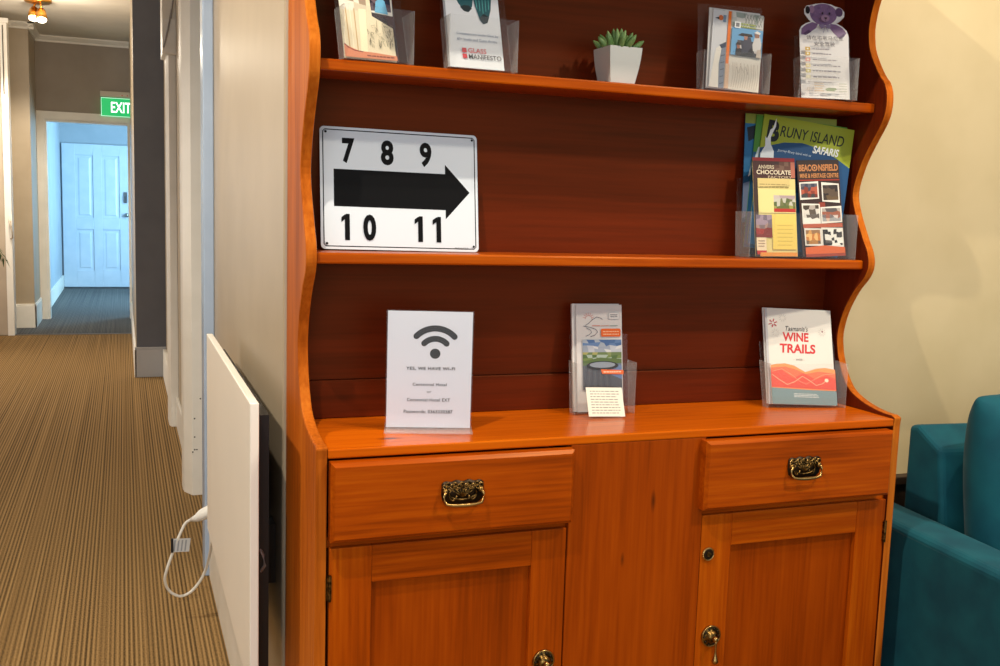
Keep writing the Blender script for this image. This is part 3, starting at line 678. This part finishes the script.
for k in range(5): s.stroke([(.58+.055*k, .54-.02*(2-abs(k-2))), (.57+.06*k, .66), (.60+.055*k, .74), (.56+.06*k, .84), (.60+.055*k, .96)], .0011, (84, 170, 166))
BT = (66, 92, 132)
s.text('Contemporary Studio Glass by', .16, .285, .93, .312, BT); s.text('60+ Studio and Guest Artists', .16, .238, .90, .262, BT)
RDG = (196, 54, 60)
s.rect(.235, .132, .315, .172, RDG); s.rect(.235, .080, .315, .120, RDG)
s.text('GLASS', .345, .132, .68, .174, RDG, bold=.008); s.text('MANIFESTO', .345, .078, .95, .120, (40, 34, 38), bold=.004)
stand(s, 'brochure', X, Y, Z1, ya, le, .001, 'white leaflet with two dark teal glass shapes on the top shelf', BS)

# ---- top shelf, third holder: travel leaflet (orange stripe)
X, Y, ya, le = 1.103, 1.688, -.16, .14
holder('acrylic holder with orange-striped leaflets, right of the succulent', X+.001, Y, Z1, .134, ya, le, .076, .17, gap=.014)
s = Sheet(.105, .15, .004, (196, 184, 170)); stand(s, 'brochure', X+.002, Y, Z1, ya, le, .0095, 'rearmost beige leaflet behind the orange-striped leaflet, right of the succulent', BS, .09)
s = Sheet(.105, .155, .003, (206, 202, 196))
s.stroke([(.05, .985), (.3, .985)], .001, (150, 150, 150))
stand(s, 'brochure', X-.003, Y, Z1, ya, le, .0055, 'plain pale leaflet between the orange-striped leaflet and the beige one', BS, .05)
s = Sheet(.103, .15, .0016, (212, 204, 190))
s.rect(0, 0, .30, 1, (206, 206, 206)); s.poly([(.0, 0), (.30, 0), (.30, .62), (.1, .5)], (226, 220, 206))
s.poly([(.19, 0), (.29, 0), (.29, .54), (.21, .52), (.17, .30)], (120, 128, 142)); s.poly([(.16, .55), (.29, .60), (.29, .53), (.2, .51)], (54, 64, 84))
for k in range(5): s.stroke([(.2, .05+.09*k), (.28, .07+.09*k)], .0016, (70, 76, 90))
s.ell(.155, .90, .045, .035, (206, 110, 60), 14); s.rect(.20, .85, .26, .94, (120, 140, 160)); s.poly([(.04, .89), (.12, .905), (.12, .875)], (40, 40, 44))
s.rect(.30, .32, .36, 1, (226, 112, 24)); s.rect(.30, 0, .38, .32, (206, 170, 140))
s.mosaic(.38, .82, 1, 1, [[(190, 192, 184), (206, 204, 196), (150, 160, 150)]], 7, 3, 31)
for k in range(6): s.stroke([(.62+.06*k, .84), (.70+.06*k, .99)], .0008, (110, 116, 104)); s.stroke([(.98-.06*k, .84), (.90-.06*k, .99)], .0008, (120, 124, 110))
s.lines(.52, .80, .86, .87, 2, (160, 170, 84), .55, 3)
s.rect(.38, .44, 1, .80, (104, 160, 200))
s.mosaic(.50, .44, .99, .64, [[(58, 60, 72), (40, 42, 52), (84, 80, 86)], [(30, 30, 38), (60, 62, 76), (196, 190, 184)], [(46, 46, 56), (24, 26, 32), (120, 104, 96)]], 6, 4, 61)
s.poly([(.50, .70), (.58, .735), (.78, .735), (.80, .70), (.70, .69)], (40, 34, 36))
s.poly([(.60, .62), (.66, .69), (.76, .69), (.80, .60), (.74, .52), (.64, .52)], (66, 66, 80)); s.poly([(.62, .70), (.70, .70), (.69, .655), (.64, .65)], (176, 124, 104))
s.poly([(.80, .60), (.84, .70), (.94, .72), (.98, .62), (.97, .52), (.82, .52)], (206, 202, 196)); s.poly([(.83, .74), (.93, .75), (.93, .70), (.85, .69)], (150, 110, 90)); s.poly([(.82, .755), (.88, .785), (.95, .765), (.94, .74)], (226, 222, 214))
s.poly([(.47, .44), (.48, .53), (.56, .54), (.60, .47), (.58, .44)], (44, 40, 46)); s.poly([(.485, .575), (.55, .58), (.55, .53), (.50, .525)], (150, 96, 78)); s.poly([(.47, .575), (.49, .61), (.56, .605), (.565, .575)], (50, 34, 32))
s.poly([(.88, .44), (.90, .54), (.97, .55), (.99, .44)], (190, 176, 160))
s.rect(.42, .79, .54, .87, (236, 236, 232)); s.rect(.445, .805, .515, .855, (120, 120, 122))
rr = random.Random(9)
for k in range(12): u = .42+.045*k; s.stroke([(u, .02), (u+.03, .18), (u-.01+rr.uniform(0, .04), .34)], .0007, (166, 150, 132))
s.stroke([(.5, .28), (.55, .20), (.58, .30), (.66, .22), (.68, .30), (.74, .20)], .0009, (130, 118, 106))
stand(s, 'brochure', X, Y, Z1, ya, le, .001, 'leaflet with orange stripe and people photo, right of the succulent', BS, .07)

# ---- top shelf, fourth holder: bear-shaped safety leaflet
X, Y, ya, le = 1.3110, 1.680, -.28, .22
holder('acrylic holder with the bear-shaped leaflet, right end of the top shelf', X+.002, Y, Z1, .116, ya, le, .082, .13, gap=.010)
bp = [(800.2, 97.8), (799.5, 50), (799.2, 30), (801.5, 25.5), (806, 22.5), (811.5, 20.5), (808, 17), (805.2, 13), (804.6, 8), (807.5, 4.4), (812, 3.6), (817, 2.2), (825, 1.2), (833, 2.2), (838, 4.2), (843, 5.2), (846.4, 9), (846, 14), (842, 18), (838, 21), (844, 24), (848.5, 28), (850.2, 33), (850.6, 97.8)]
def bz(x, y): return ((x-799.2)/51.4, (97.8-y)/97.0)
BH = .198
outl = [((bz(x, y)[0])*.1, bz(x, y)[1]*BH) for x, y in bp]
s = Sheet(.1, BH, .0014, (214, 208, 206), outline=outl)
stand(s, 'leaflet', X, Y, Z1, ya, le, .0055, 'spare white-edged leaflet directly behind the purple bear leaflet', 'leaflet', 0, .004)
s = Sheet(.1, BH, .0014, (222, 217, 212), outline=outl)
PU, PUD, PUL = (122, 92, 128), (84, 60, 92), (150, 116, 142)
q = lambda *p: [bz(x, y) for x, y in p]
s.poly(q((801, 34), (801.5, 28), (806, 24), (813, 21), (819, 22.5), (817, 27), (811, 31), (806, 34.5)), PU)
s.poly(q((832, 22), (838, 22.5), (845, 26), (849, 31), (846, 35), (842, 37), (835, 31), (831, 26)), PU)
s.poly(q((803, 33), (809, 29), (812, 31), (806, 34.5)), PUD); s.poly(q((840, 36), (847, 31), (847, 34), (843, 37)), PUD)
hd = [(825+14.5*math.cos(a), 12.3-10.4*math.sin(a)+(1.2*math.sin(a)**2 if math.sin(a) < 0 else 0)) for a in [i*math.pi/16 for i in range(32)]]
s.poly(q(*hd), PU)
s.poly(q(*[(841.5+4*math.cos(a), 10-4.6*math.sin(a)) for a in [i*math.pi/8 for i in range(16)]]), PUD)
s.poly(q(*[(812.5+3*math.cos(a), 8-4*math.sin(a)) for a in [i*math.pi/8 for i in range(16)]]), PUL)
s.poly(q(*[(808.2+2.4*math.cos(a), 9-4*math.sin(a)) for a in [i*math.pi/8 for i in range(16)]]), (24, 18, 20))
rr = random.Random(12)
for k in range(46):                                             # plush nap
    a = rr.uniform(0, 6.28); R_ = rr.uniform(.1, .95)**.5; x = 825+13*R_*math.cos(a); y = 12-9.4*R_*math.sin(a)
    s.stroke(q((x, y), (x+rr.uniform(-.8, .8), y+rr.uniform(.6, 1.6))), .0009, rr.choice((PUD, PUL, PU)))
s.poly(q(*[(825.5+4.6*math.cos(a), 18-3.6*math.sin(a)) for a in [i*math.pi/10 for i in range(20)]]), PUL)
for ex in (822.6, 830): s.poly(q(*[(ex+1.0*math.cos(a), 13-1.2*math.sin(a)) for a in [i*math.pi/6 for i in range(12)]]), (40, 24, 36))
s.poly(q((824.2, 17), (827.6, 17), (826.6, 19), (825, 19)), (60, 38, 52)); s.stroke(q((825.9, 19), (825.7, 21)), .0007, (60, 38, 52))
s.poly(q((818, 25), (823, 24), (825, 26), (828, 24), (832, 25.5), (829, 29), (825, 27), (821, 29)), (130, 112, 140)); s.stroke(q((824.5, 27), (823, 33)), .001, (140, 122, 150)); s.stroke(q((825.8, 27), (828, 32)), .001, (140, 122, 150))
CH = (70, 66, 74)
def qrect(x0, y1, x1, y0): return (*bz(x0, y1), *bz(x1, y0))
a, b, c, d = qrect(805, 40.3, 844, 36.2); s.text('请在塔斯马尼亚', a, b, c, d, CH, bold=.008)
a, b, c, d = qrect(813, 46.5, 835, 42.2); s.text('安全驾驶', a, b, c, d, CH, bold=.008)
for k, (y, col) in enumerate(((49.5, (196, 156, 60)), (54.5, (206, 170, 90)), (60.5, (220, 150, 140)), (66.5, (226, 206, 150)), (72, (206, 190, 120)), (78, (220, 210, 180)))):
    s.rect(*qrect(803.5, y+2, 808.5, y-1.6), col); s.rect(*qrect(805, y+1, 807, y-.6), (240, 230, 200))
    s.lines(*qrect(811, y+1.2, 811+(20 if k < 2 else 30), y-.8), 1, (140, 132, 136), .5, k)
s.stroke(q((808, 80), (838, 80.5)), .0006, (200, 190, 160)); s.lines(*qrect(812, 93, 822, 83), 4, (196, 170, 140), .4, 3); s.lines(*qrect(838, 93, 847, 83), 4, (176, 176, 160), .4, 5)
s.poly(q((823, 90), (827, 88.5), (834, 88.8), (836, 90), (832, 92), (825, 92)), (140, 150, 120)); s.rect(*qrect(804, 92, 808, 89), (190, 180, 170))
stand(s, 'leaflet', X, Y, Z1, ya, le, .001, 'leaflet cut in the shape of a purple teddy bear, top shelf right end', 'leaflet')

# ---- middle shelf: wide holder of tour brochures
X, Y, ya, le = 1.2900, 1.718, -.20, .11
holder('wide acrylic holder full of tour brochures at the right end of the middle shelf', 1.290, 1.697, Z2, .234, -.14, .12, .092, .16, gap=.046, divider=-.066)
# magazine at the back left
s = Sheet(.20, .287, .003, (26, 70, 104))
s.rect(0, .93, 1, 1, (134, 146, 60)); s.poly([(0, .55), (.25, .62), (.3, .93), (0, .93)], (34, 104, 150)); s.poly([(.04, .80), (.3, .9), (.25, .95), (.02, .9)], (20, 30, 40))
s.poly([(.05, .55), (.14, .60), (.2, .75), (.1, .72)], (206, 216, 220)); s.poly([(0, .25), (.16, .3), (.2, .55), (0, .5)], (110, 124, 150)); s.poly([(0, 0), (.2, 0), (.2, .24), (0, .22)], (22, 22, 28))
for k in range(5): s.stroke([(.02, .05+.05*k), (.16, .07+.05*k)], .0016, (120, 126, 140))
stand(s, 'brochure', X-.010, Y, Z2, ya, .11, .0165, 'tall blue magazine sticking out at the back left of the wide holder', BS, .02)
s = Sheet(.20, .272, .0022, (70, 130, 44))
s.rect(0, .0, 1, .72, (30, 84, 120)); s.poly([(0, .60), (.1, .66), (.16, .78), (.05, .76)], (200, 212, 216))
stand(s, 'brochure', X-.006, Y, Z2, ya, .11, .0125, 'green brochure wedged between the blue magazine and the green island brochure', BS, .09)
s = Sheet(.200, .268, .002, (150, 160, 40))
BL = (24, 70, 112)
s.poly([(0, 0), (1, 0), (1, .70), (.85, .755), (.65, .81), (.45, .83), (.25, .81), (.0, .74)], BL)
s.poly([(0, .0), (1, 0), (1, .35), (.5, .45), (0, .40)], (36, 104, 150))
s.text('B', .050, .80, .185, .965, (20, 22, 20), bold=.05, shear=.05)
s.poly([(.045, .78), (.075, .85), (.085, .89), (.11, .905), (.135, .985), (.14, .92), (.115, .87), (.10, .83), (.11, .775), (.08, .80)], (222, 226, 222))
s.text('RUNY ISLAND', .195, .852, .90, .935, (24, 26, 22), bold=.004, shear=.18)
s.text('SAFARIS', .57, .768, .86, .828, (226, 228, 222), bold=.03, shear=.2)
s.text('Journey Bruny Island with us', .19, .730, .56, .755, (190, 204, 216), shear=.25)
s.poly([(.02, .60), (.10, .62), (.16, .66), (.15, .73), (.09, .80), (.04, .83), (.05, .76), (.01, .70)], (214, 220, 222))
s.poly([(.70, .62), (.78, .625), (.80, .65), (.74, .66)], (200, 206, 208))
stand(s, 'brochure', X+.000, Y, Z2, ya, .11, .0085, 'big green and blue tour brochure, white bird over its large black initial, middle shelf', BS, .125)
# chocolate leaflet
s = Sheet(.096, .201, .0016, (214, 196, 128))
s.rect(0, 0, .10, 1, (58, 40, 34)); s.rect(0, .79, 1, 1, (64, 36, 32)); s.rect(.0, .965, 1, 1, (134, 30, 34)); s.mosaic(.45, .86, .93, .96, [[(90, 60, 50), (60, 40, 38), (110, 84, 70)]], 5, 3, 41); s.rect(.90, .80, 1, .96, (170, 100, 80))
s.text('ANVERS', .12, .885, .50, .925, (206, 190, 160), bold=.02); s.text('CHOCOLATE', .08, .83, .90, .875, (222, 208, 180), bold=.02); s.text('FACTORY', .35, .79, .92, .817, (190, 170, 140), bold=.01)
s.poly([(.10, .70), (.86, .72), (.86, .79), (.10, .79)], (206, 184, 120)); s.lines(.14, .665, .90, .745, 3, (150, 130, 80), .3, 2)
s.rect(.10, .44, .98, .68, (224, 208, 140)); s.mosaic(.46, .48, .98, .62, [[(170, 150, 150), (190, 176, 170)], [(110, 112, 70), (90, 100, 60), (190, 186, 170)], [(150, 150, 80), (96, 104, 56)]], 7, 4, 43); s.rect(.46, .45, .98, .485, (176, 50, 40))
s.mosaic(.02, .19, .40, .42, [[(150, 130, 144), (110, 96, 110)], [(120, 100, 100), (160, 130, 120)], [(150, 44, 36), (120, 40, 34)]], 4, 5, 44); s.rect(.02, .06, .25, .19, (226, 206, 170)); s.rect(.03, .02, .25, .06, (180, 40, 36)); s.lines(.06, .09, .22, .17, 3, (150, 120, 100), .4, 4)
s.rect(.40, .07, .98, .43, (226, 198, 96)); s.lines(.52, .10, .90, .34, 6, (196, 164, 76), .2, 7); s.rect(.10, 0, .98, .04, (214, 140, 60))
stand(s, 'brochure', 1.2390, 1.705, Z2, -.08, .16, .000, 'yellow-cream chocolate leaflet with dark brown heading, middle shelf', BS, -.015)
# mine museum leaflet
s = Sheet(.096, .199, .0016, (56, 38, 34))
s.rect(0, .86, 1, 1, (46, 32, 28))
s.text('BEAC', .04, .885, .33, .955, (176, 116, 70), bold=.04); s.ell(.41, .92, .075, .035, (176, 116, 70), 18); s.ell(.41, .92, .045, .021, (46, 32, 28), 16); s.ell(.41, .92, .02, .01, (196, 140, 90), 10); s.text('NSFIELD', .50, .885, .97, .955, (176, 116, 70), bold=.04)
s.text('MINE & HERITAGE CENTRE', .05, .815, .97, .862, (186, 126, 76), bold=.03); s.rect(.02, .785, .98, .798, (150, 50, 36))
def snap(u0, v0, u1, v1, tilt, cols, sd, nx=5, ny=4):
    s.poly([(u0, v0), (u1, v0+tilt), (u1-.0, v1+tilt), (u0, v1)], (222, 216, 204)); s.mosaic(u0+.03, v0+.012+max(tilt, 0), u1-.03, v1-.012+min(tilt, 0), cols, nx, ny, sd)
snap(.02, .59, .47, .77, .01, [[(60, 64, 80), (90, 90, 100)], [(130, 56, 40), (170, 84, 60), (70, 66, 76)], [(60, 60, 60), (110, 50, 40)]], 51)
snap(.54, .57, .96, .77, -.02, [[(50, 42, 40), (70, 56, 50)], [(90, 74, 60), (44, 36, 34)], [(100, 80, 56), (60, 48, 40)]], 52)
s.rect(.45, .50, .60, .56, (140, 60, 44))
snap(.04, .34, .47, .555, -.01, [[(70, 60, 50), (170, 160, 150)], [(206, 200, 190), (90, 80, 70)], [(226, 220, 210), (150, 140, 130)]], 53)
snap(.48, .34, .98, .51, .01, [[(170, 160, 150), (90, 84, 84)], [(206, 190, 180), (150, 90, 70), (110, 100, 100)], [(150, 150, 150), (200, 170, 150)]], 54)
s.rect(.04, .30, .98, .34, (176, 84, 56))
snap(.06, .12, .46, .30, -.01, [[(206, 150, 80), (150, 110, 70)], [(196, 120, 50), (226, 180, 110)], [(170, 120, 60), (110, 90, 70)]], 55)
snap(.46, .10, .98, .30, -.01, [[(40, 36, 34), (230, 226, 216)], [(226, 222, 212), (60, 56, 54)], [(236, 232, 222), (90, 84, 80), (30, 28, 28)]], 56, 7, 6)
s.poly([(.06, 0), (1, 0), (1, .09), (.5, .115), (.06, .10)], (206, 96, 44)); s.poly([(.06, 0), (1, 0), (1, .03), (.06, .03)], (150, 60, 40))
stand(s, 'brochure', 1.3430, 1.690, Z2, -.12, .16, .000, 'dark leaflet of tilted old snapshots with copper heading, middle shelf right', BS, -.055)

# ---- potted succulent
PT = thing('potted_succulent', 'small green succulent in a square white pot on the top shelf', 'potted plant', (.864, 1.713, Z1+E_), .02)
m = MB(); ring = []
lev = [(.0, .0245), (.012, .0268), (.028, .0296), (.045, .0318), (.060, .0330), (.0655, .0332)]
vs = []; fs = []
for z, a in lev: vs += [(-a, -a, z), (a, -a, z), (a, a, z), (-a, a, z)]
n = len(lev)
for z, a in ((.0655, .0305), (.056, .0295)): vs += [(-a, -a, z), (a, -a, z), (a, a, z), (-a, a, z)]
for i in range(n+1):
    for k in range(4): fs.append((i*4+k, i*4+(k+1) % 4, (i+1)*4+(k+1) % 4, (i+1)*4+k))
fs += [(3, 2, 1, 0), tuple((n+1)*4+k for k in range(4))]
m.add(vs, fs, mat((206, 206, 198), .35)); po = m.build('pot', PT, smooth=True); po.data.set_sharp_from_angle(angle=math.radians(40))
GR = noise_mat('succulent_green', (84, 122, 62), (128, 158, 92), 60, rough=.5)
MB().box((-.0285, -.0285, .0555), (.0285, .0285, .060), mat((70, 60, 46), .9)).build('soil', PT)
rr = random.Random(5)
for ringn, (num, tilt, L_) in enumerate(((10, .84, .035), (8, .54, .041), (6, .24, .044))):
    for k in range(num):
        a = 2*math.pi*k/num+ringn*.4+rr.uniform(-.12, .12); t = tilt+rr.uniform(-.1, .1)
        d = Vector((math.sin(t)*math.cos(a), math.sin(t)*math.sin(a), math.cos(t))); b0 = Vector((.009*math.cos(a)*(2.2-ringn), .009*math.sin(a)*(2.2-ringn), .058))
        lf = MB().tube([b0+d*L_*q for q in (0, .15, .35, .6, .8, .93, 1)], [.0028, .0046, .0056, .0056, .0042, .0022, .0006], GR, seg=8)
        lf.build('leaf', PT, smooth=True)

# ================================================================== SOFA
TH = -.10
SF = thing('sofa', 'teal velvet sofa with a square arm, right of the pine dresser', 'sofa', (1.520, 1.765, 0), TH)
def plump(a, b, r, m, name, parent, sub=2, bev=.03):
    o = MB().box(a, b, m).build(name, parent, bevel=bev, seg=4, smooth=True); return o
m = MB().box((0, -.92, .10), (.110, -.005, .628), TEAL); m.build('arm', SF, bevel=.018, seg=4, smooth=False)
ar = MB().tube([(.003, -.90, .612), (.003, -.03, .612)], .0028, TEAL, seg=8); ar.build('piping', SF, smooth=True)
m = MB().prism([(-.005, .10), (-.005, .802), (-.035, .806), (-.115, .768), (-.175, .40), (-.175, .10)], .134, 1.75, 'X', TEAL); m.build('backrest', SF, bevel=.012, seg=3)
m = MB().box((.112, -.90, .10), (1.75, -.176, .30), TEAL); m.build('seat_base', SF, bevel=.01)
m = MB().box((.114, -.91, .301), (1.75, -.178, .43), TEAL); m.build('seat_cushion', SF, bevel=.03, seg=4)
m = MB().box((1.752, -.92, .10), (1.887, -.005, .628), TEAL); m.build('arm', SF, bevel=.018, seg=4)
for x, y in ((.06, -.85), (.06, -.06), (1.82, -.85), (1.82, -.06)):
    MB().lathe([(.014, 0), (.022, .10)], (x, y, 0), 'Z', DARK_TIMBER, seg=12).build('leg', SF)
# loose back cushion leaning on the backrest
def pillow(w, h, t, m, name):
    mb = MB(); n = 14; vs = []; fs = []
    for sgn in (-1, 1):
        for j in range(n+1):
            for i in range(n+1):
                u = i/n*2-1; v = j/n*2-1
                k = (1-abs(u)**3.2)*(1-abs(v)**3.2); th = t/2*(max(k, 0)**.38)
                sx = 1-.05*abs(v)**2; sz = 1-.05*abs(u)**2
                wr = .006*math.sin(7*u+3*v)*math.sin(5*v)*max(k, 0)
                vs.append((u*w/2*sx, sgn*th+sgn*wr, v*h/2*sz+h/2))
    N1 = (n+1)**2
    for g in (0, 1):
        for j in range(n):
            for i in range(n):
                q = [g*N1+j*(n+1)+i, g*N1+j*(n+1)+i+1, g*N1+(j+1)*(n+1)+i+1, g*N1+(j+1)*(n+1)+i]; fs.append(q if g == 0 else q[::-1])
    mb.add(vs, fs, m); o = mb.build(name, recalc=False)
    bm = bmesh.new(); bm.from_mesh(o.data); bmesh.ops.remove_doubles(bm, verts=bm.verts[:], dist=.0008); bmesh.ops.recalc_face_normals(bm, faces=bm.faces[:]); bm.to_mesh(o.data); bm.free()
    for p in o.data.polygons: p.use_smooth = True
    q = o.modifiers.new('sub', 'SUBSURF'); q.levels = 1; q.render_levels = 2
    return o
cu = pillow(.63, .50, .21, TEAL, 'cushion')
cu.matrix_world = Matrix.Translation((1.520, 1.765, 0)) @ Matrix.Rotation(TH, 4, 'Z') @ Matrix.Translation((.412, -.292, .434)) @ Matrix.Rotation(-.16, 4, 'X')
tag(cu, 'plump teal velvet back cushion leaning on the sofa backrest', 'cushion')

# ================================================================== CORRIDOR THINGS
HT = thing('panel_heater', 'white flat electric panel heater mounted low on the tan corridor wall', 'heater', (.27, 2.22, .382))
def hb(a, b, m, name, bevel=0):
    mb = MB().box((a[0]-.27, a[1]-2.22, a[2]-.382), (b[0]-.27, b[1]-2.22, b[2]-.382), m); return mb.build(name, HT, bevel=bevel)
hb((.200, 1.735, .382), (.2155, 2.700, .908), HEATER_W, 'front_panel', .002)
hb((.2155, 1.79, .395), (.240, 2.64, .875), BLACK, 'backing_plate')
for y in (1.95, 2.45): hb((.240, y, .50), (.2748, y+.05, .62), BLACK, 'wall_bracket')
m = MB().tube([(-.048, -.425, .250), (-.040, -.432, .235), (-.038, -.434, .215), (-.046, -.425, .198)], .003, mat((150, 152, 156), .4)); m.build('cable_clip', HT, smooth=True)
# wall socket and looped lead with its plug
SK = thing('wall_socket', 'white wall socket low on the corridor wall, just past the panel heater', 'socket', (.275, 2.96, .37))
MB().box((-.010, -.06, -.035), (-.0005, .06, .035), PLASTIC_W).build('face_plate', SK, bevel=.003)
MB().box((-.013, .012, .008), (-.0102, .03, .022), PLASTIC_W).build('switch', SK)
LDX = Vector((.23, 2.97, .36))
CB = thing('power_lead', 'white heater power lead with plug hanging in a loop just above the carpet', 'power lead', LDX)
def R_(pts): return [tuple(Vector(p)-LDX) for p in pts]
m = MB().tube(R_([(.264, 2.96, .36), (.232, 2.965, .35), (.205, 2.975, .335), (.190, 2.98, .325), (.175, 2.99, .318)]), [.02, .02, .017, .011, .006], PLASTIC_W, seg=12)
m.build('plug', CB, smooth=True)
def spline(pts, n=8): return [tuple(p) for p in smooth_curve([Vector(p) for p in pts], n)]
CW = mat((226, 222, 212), .45)
loop = spline([(.178, 2.99, .320), (.160, 3.00, .306), (.146, 3.00, .278), (.133, 3.00, .246), (.120, 3.0, .21), (.106, 3.0, .168), (.101, 3.01, .132), (.113, 3.02, .096), (.142, 3.02, .076), (.172, 3.01, .088), (.200, 3.0, .124), (.217, 2.98, .17), (.222, 2.92, .23), (.226, 2.82, .33), (.230, 2.72, .42), (.232, 2.66, .44)])
MB().tube(R_(loop), .0042, CW, seg=8).build('cord', CB, smooth=True)
m = MB().box((-.002, -.001, -.020), (.052, .001, .020), mat((206, 208, 210), .35))
for k in range(4): m.box((.004+.011*k, -.0014, -.017), (.0085+.011*k, -.001, .016), mat((150, 156, 164), .5))
tg = m.build('label_tag', CB); tg.location = Vector((.122, 2.994, .243))-LDX; tg.rotation_euler = (0, .12, .25); tg['label'] = 'pale grey printed tag folded round the cord'
MB().box((-.006, -.003, -.021), (.001, .003, .021), BLACK).build('tag_clip', CB).location = Vector((.124, 2.994, .243))-LDX

# ---- ceiling spots at the end of the passage
LT = thing('ceiling_spotlight', 'brass twin spotlight on the passage ceiling, bulbs glowing', 'ceiling light', (-.63, 9.25, CZ))
GOLD = mat((206, 150, 70), .3, metal=1)
MB().lathe([(.105, 0), (.105, -.018), (.09, -.028), (.03, -.034)], (0, 0, 0), 'Z', GOLD, seg=28).build('canopy', LT, smooth=True)
GLOW = mat((255, 236, 196), .4, emit=14)
for dx, dy, dz in ((-.035, .05, -.10), (.028, -.06, -.125)):
    d = Vector((dx*1.2, -.35, -.8)).normalized(); b = Vector((dx, dy, dz))
    h = MB().tube([(dx*.7, dy, -.03), (dx, dy, dz+.05)], .008, GOLD, seg=10)
    h.tube([b+d*q for q in (-.05, -.03, .01, .05)], [.02, .034, .042, .045], GOLD, seg=18)
    h_ = h.build('spot_head', LT, smooth=True)
    g = MB().tube([b+d*q for q in (.045, .058, .066, .07)], [.040, .036, .022, .004], GLOW, seg=18); g.build('bulb', h_, smooth=True)
light('POINT', 'passage_spot_glow', (-.60, 8.95, 2.50), 20, (1, .88, .70), shadow_soft_size=.05)
light('SPOT', 'passage_spot_beam', (-.66, 8.95, 2.60), 150, (1, .88, .70), (-.80, 10.7, 1.05), spot_size=1.0, spot_blend=.8, shadow_soft_size=.04)

# ---- exit sign
EX = thing('exit_sign', 'green illuminated EXIT sign above the far passage doorway', 'exit sign', (-.02, 11.23, 2.085))
MB().box((-.185, -.06, .20), (.185, 0, .255), mat((206, 196, 176), .5)).build('housing', EX, bevel=.004)
s = Sheet(.36, .19, .012, (12, 190, 110), solid=mat((6, 178, 96), .4, emit=.85))
GW = mat((244, 255, 250), .4, emit=1.6)
s.text('EXIT', .27, .22, .80, .78, GW, bold=.012)
s.stroke([(.015, .02), (.985, .02), (.985, .98), (.015, .98), (.015, .02)], .006, mat((190, 240, 214), .4, emit=1.0))
o = s.mb.build('face', EX, recalc=False); o.location = (0, -.03, .004)
for k in range(2): MB().box((.02+.05*k, -.062, .215), (.03+.05*k, -.06, .225), mat((200, 50, 40), .4)).build('indicator', EX)

# ---- potted palm whose frond reaches into view at the left
PP = thing('potted_palm', 'green potted palm at the left edge with one frond in view', 'potted plant', (-1.41, 8.9, .0))
MB().lathe([(.13, 0), (.16, .02), (.19, .40), (.195, .42), (.18, .42), (.17, .36)], (0, 0, 0), 'Z', mat((110, 70, 50), .6), seg=28).build('pot', PP, smooth=True)
MB().lathe([(.172, .362), (.02, .375)], (0, 0, 0), 'Z', mat((50, 40, 32), .9), seg=24).build('soil', PP)
LEAF = noise_mat('palm_leaf', (34, 70, 22), (86, 112, 48), 9, rough=.5)
rr = random.Random(8)
for k in range(9):
    a = -.1+k*.70; L_ = .60+rr.uniform(-.05, .05)
    if k == 0: L_ = .46; a = -.10
    m = MB(); mid = []
    for i in range(9):
        t = i/8; mid.append(Vector((L_*t*math.cos(a)*(1-.12*t), L_*t*math.sin(a)*(1-.12*t), (.27+.80*L_*1.5*t-.95*L_*t*t)*1.72)))
    m.tube(mid, [.007-.005*i/8 for i in range(9)], LEAF, seg=6)
    sidev = Vector((-math.sin(a), math.cos(a), 0))
    for i in range(2, 9):
        for q in (0, .5):
            if i == 8 and q: continue
            j = min(i+1, 8); p = mid[i]*(1-q)+mid[j]*q; t = (mid[i]-mid[i-1]).normalized()
            for sg in (-1, 1):
                l = .17*(1-.06*i); d = (t*.8+sidev*sg*.75+Vector((0, 0, -.25))).normalized()
                wv = d.cross(Vector((0, 0, 1))).normalized()*.009
                tip = p+d*l+Vector((0, 0, -.03))
                mdp = p+d*l*.5+Vector((0, 0, .006))
                up_ = Vector((0, 0, .0015))
                m.add([p, mdp-wv, tip, mdp+wv, mdp+up_*3], [(0, 1, 4), (1, 2, 4), (2, 3, 4), (3, 0, 4)], LEAF)
    m.build('frond', PP)
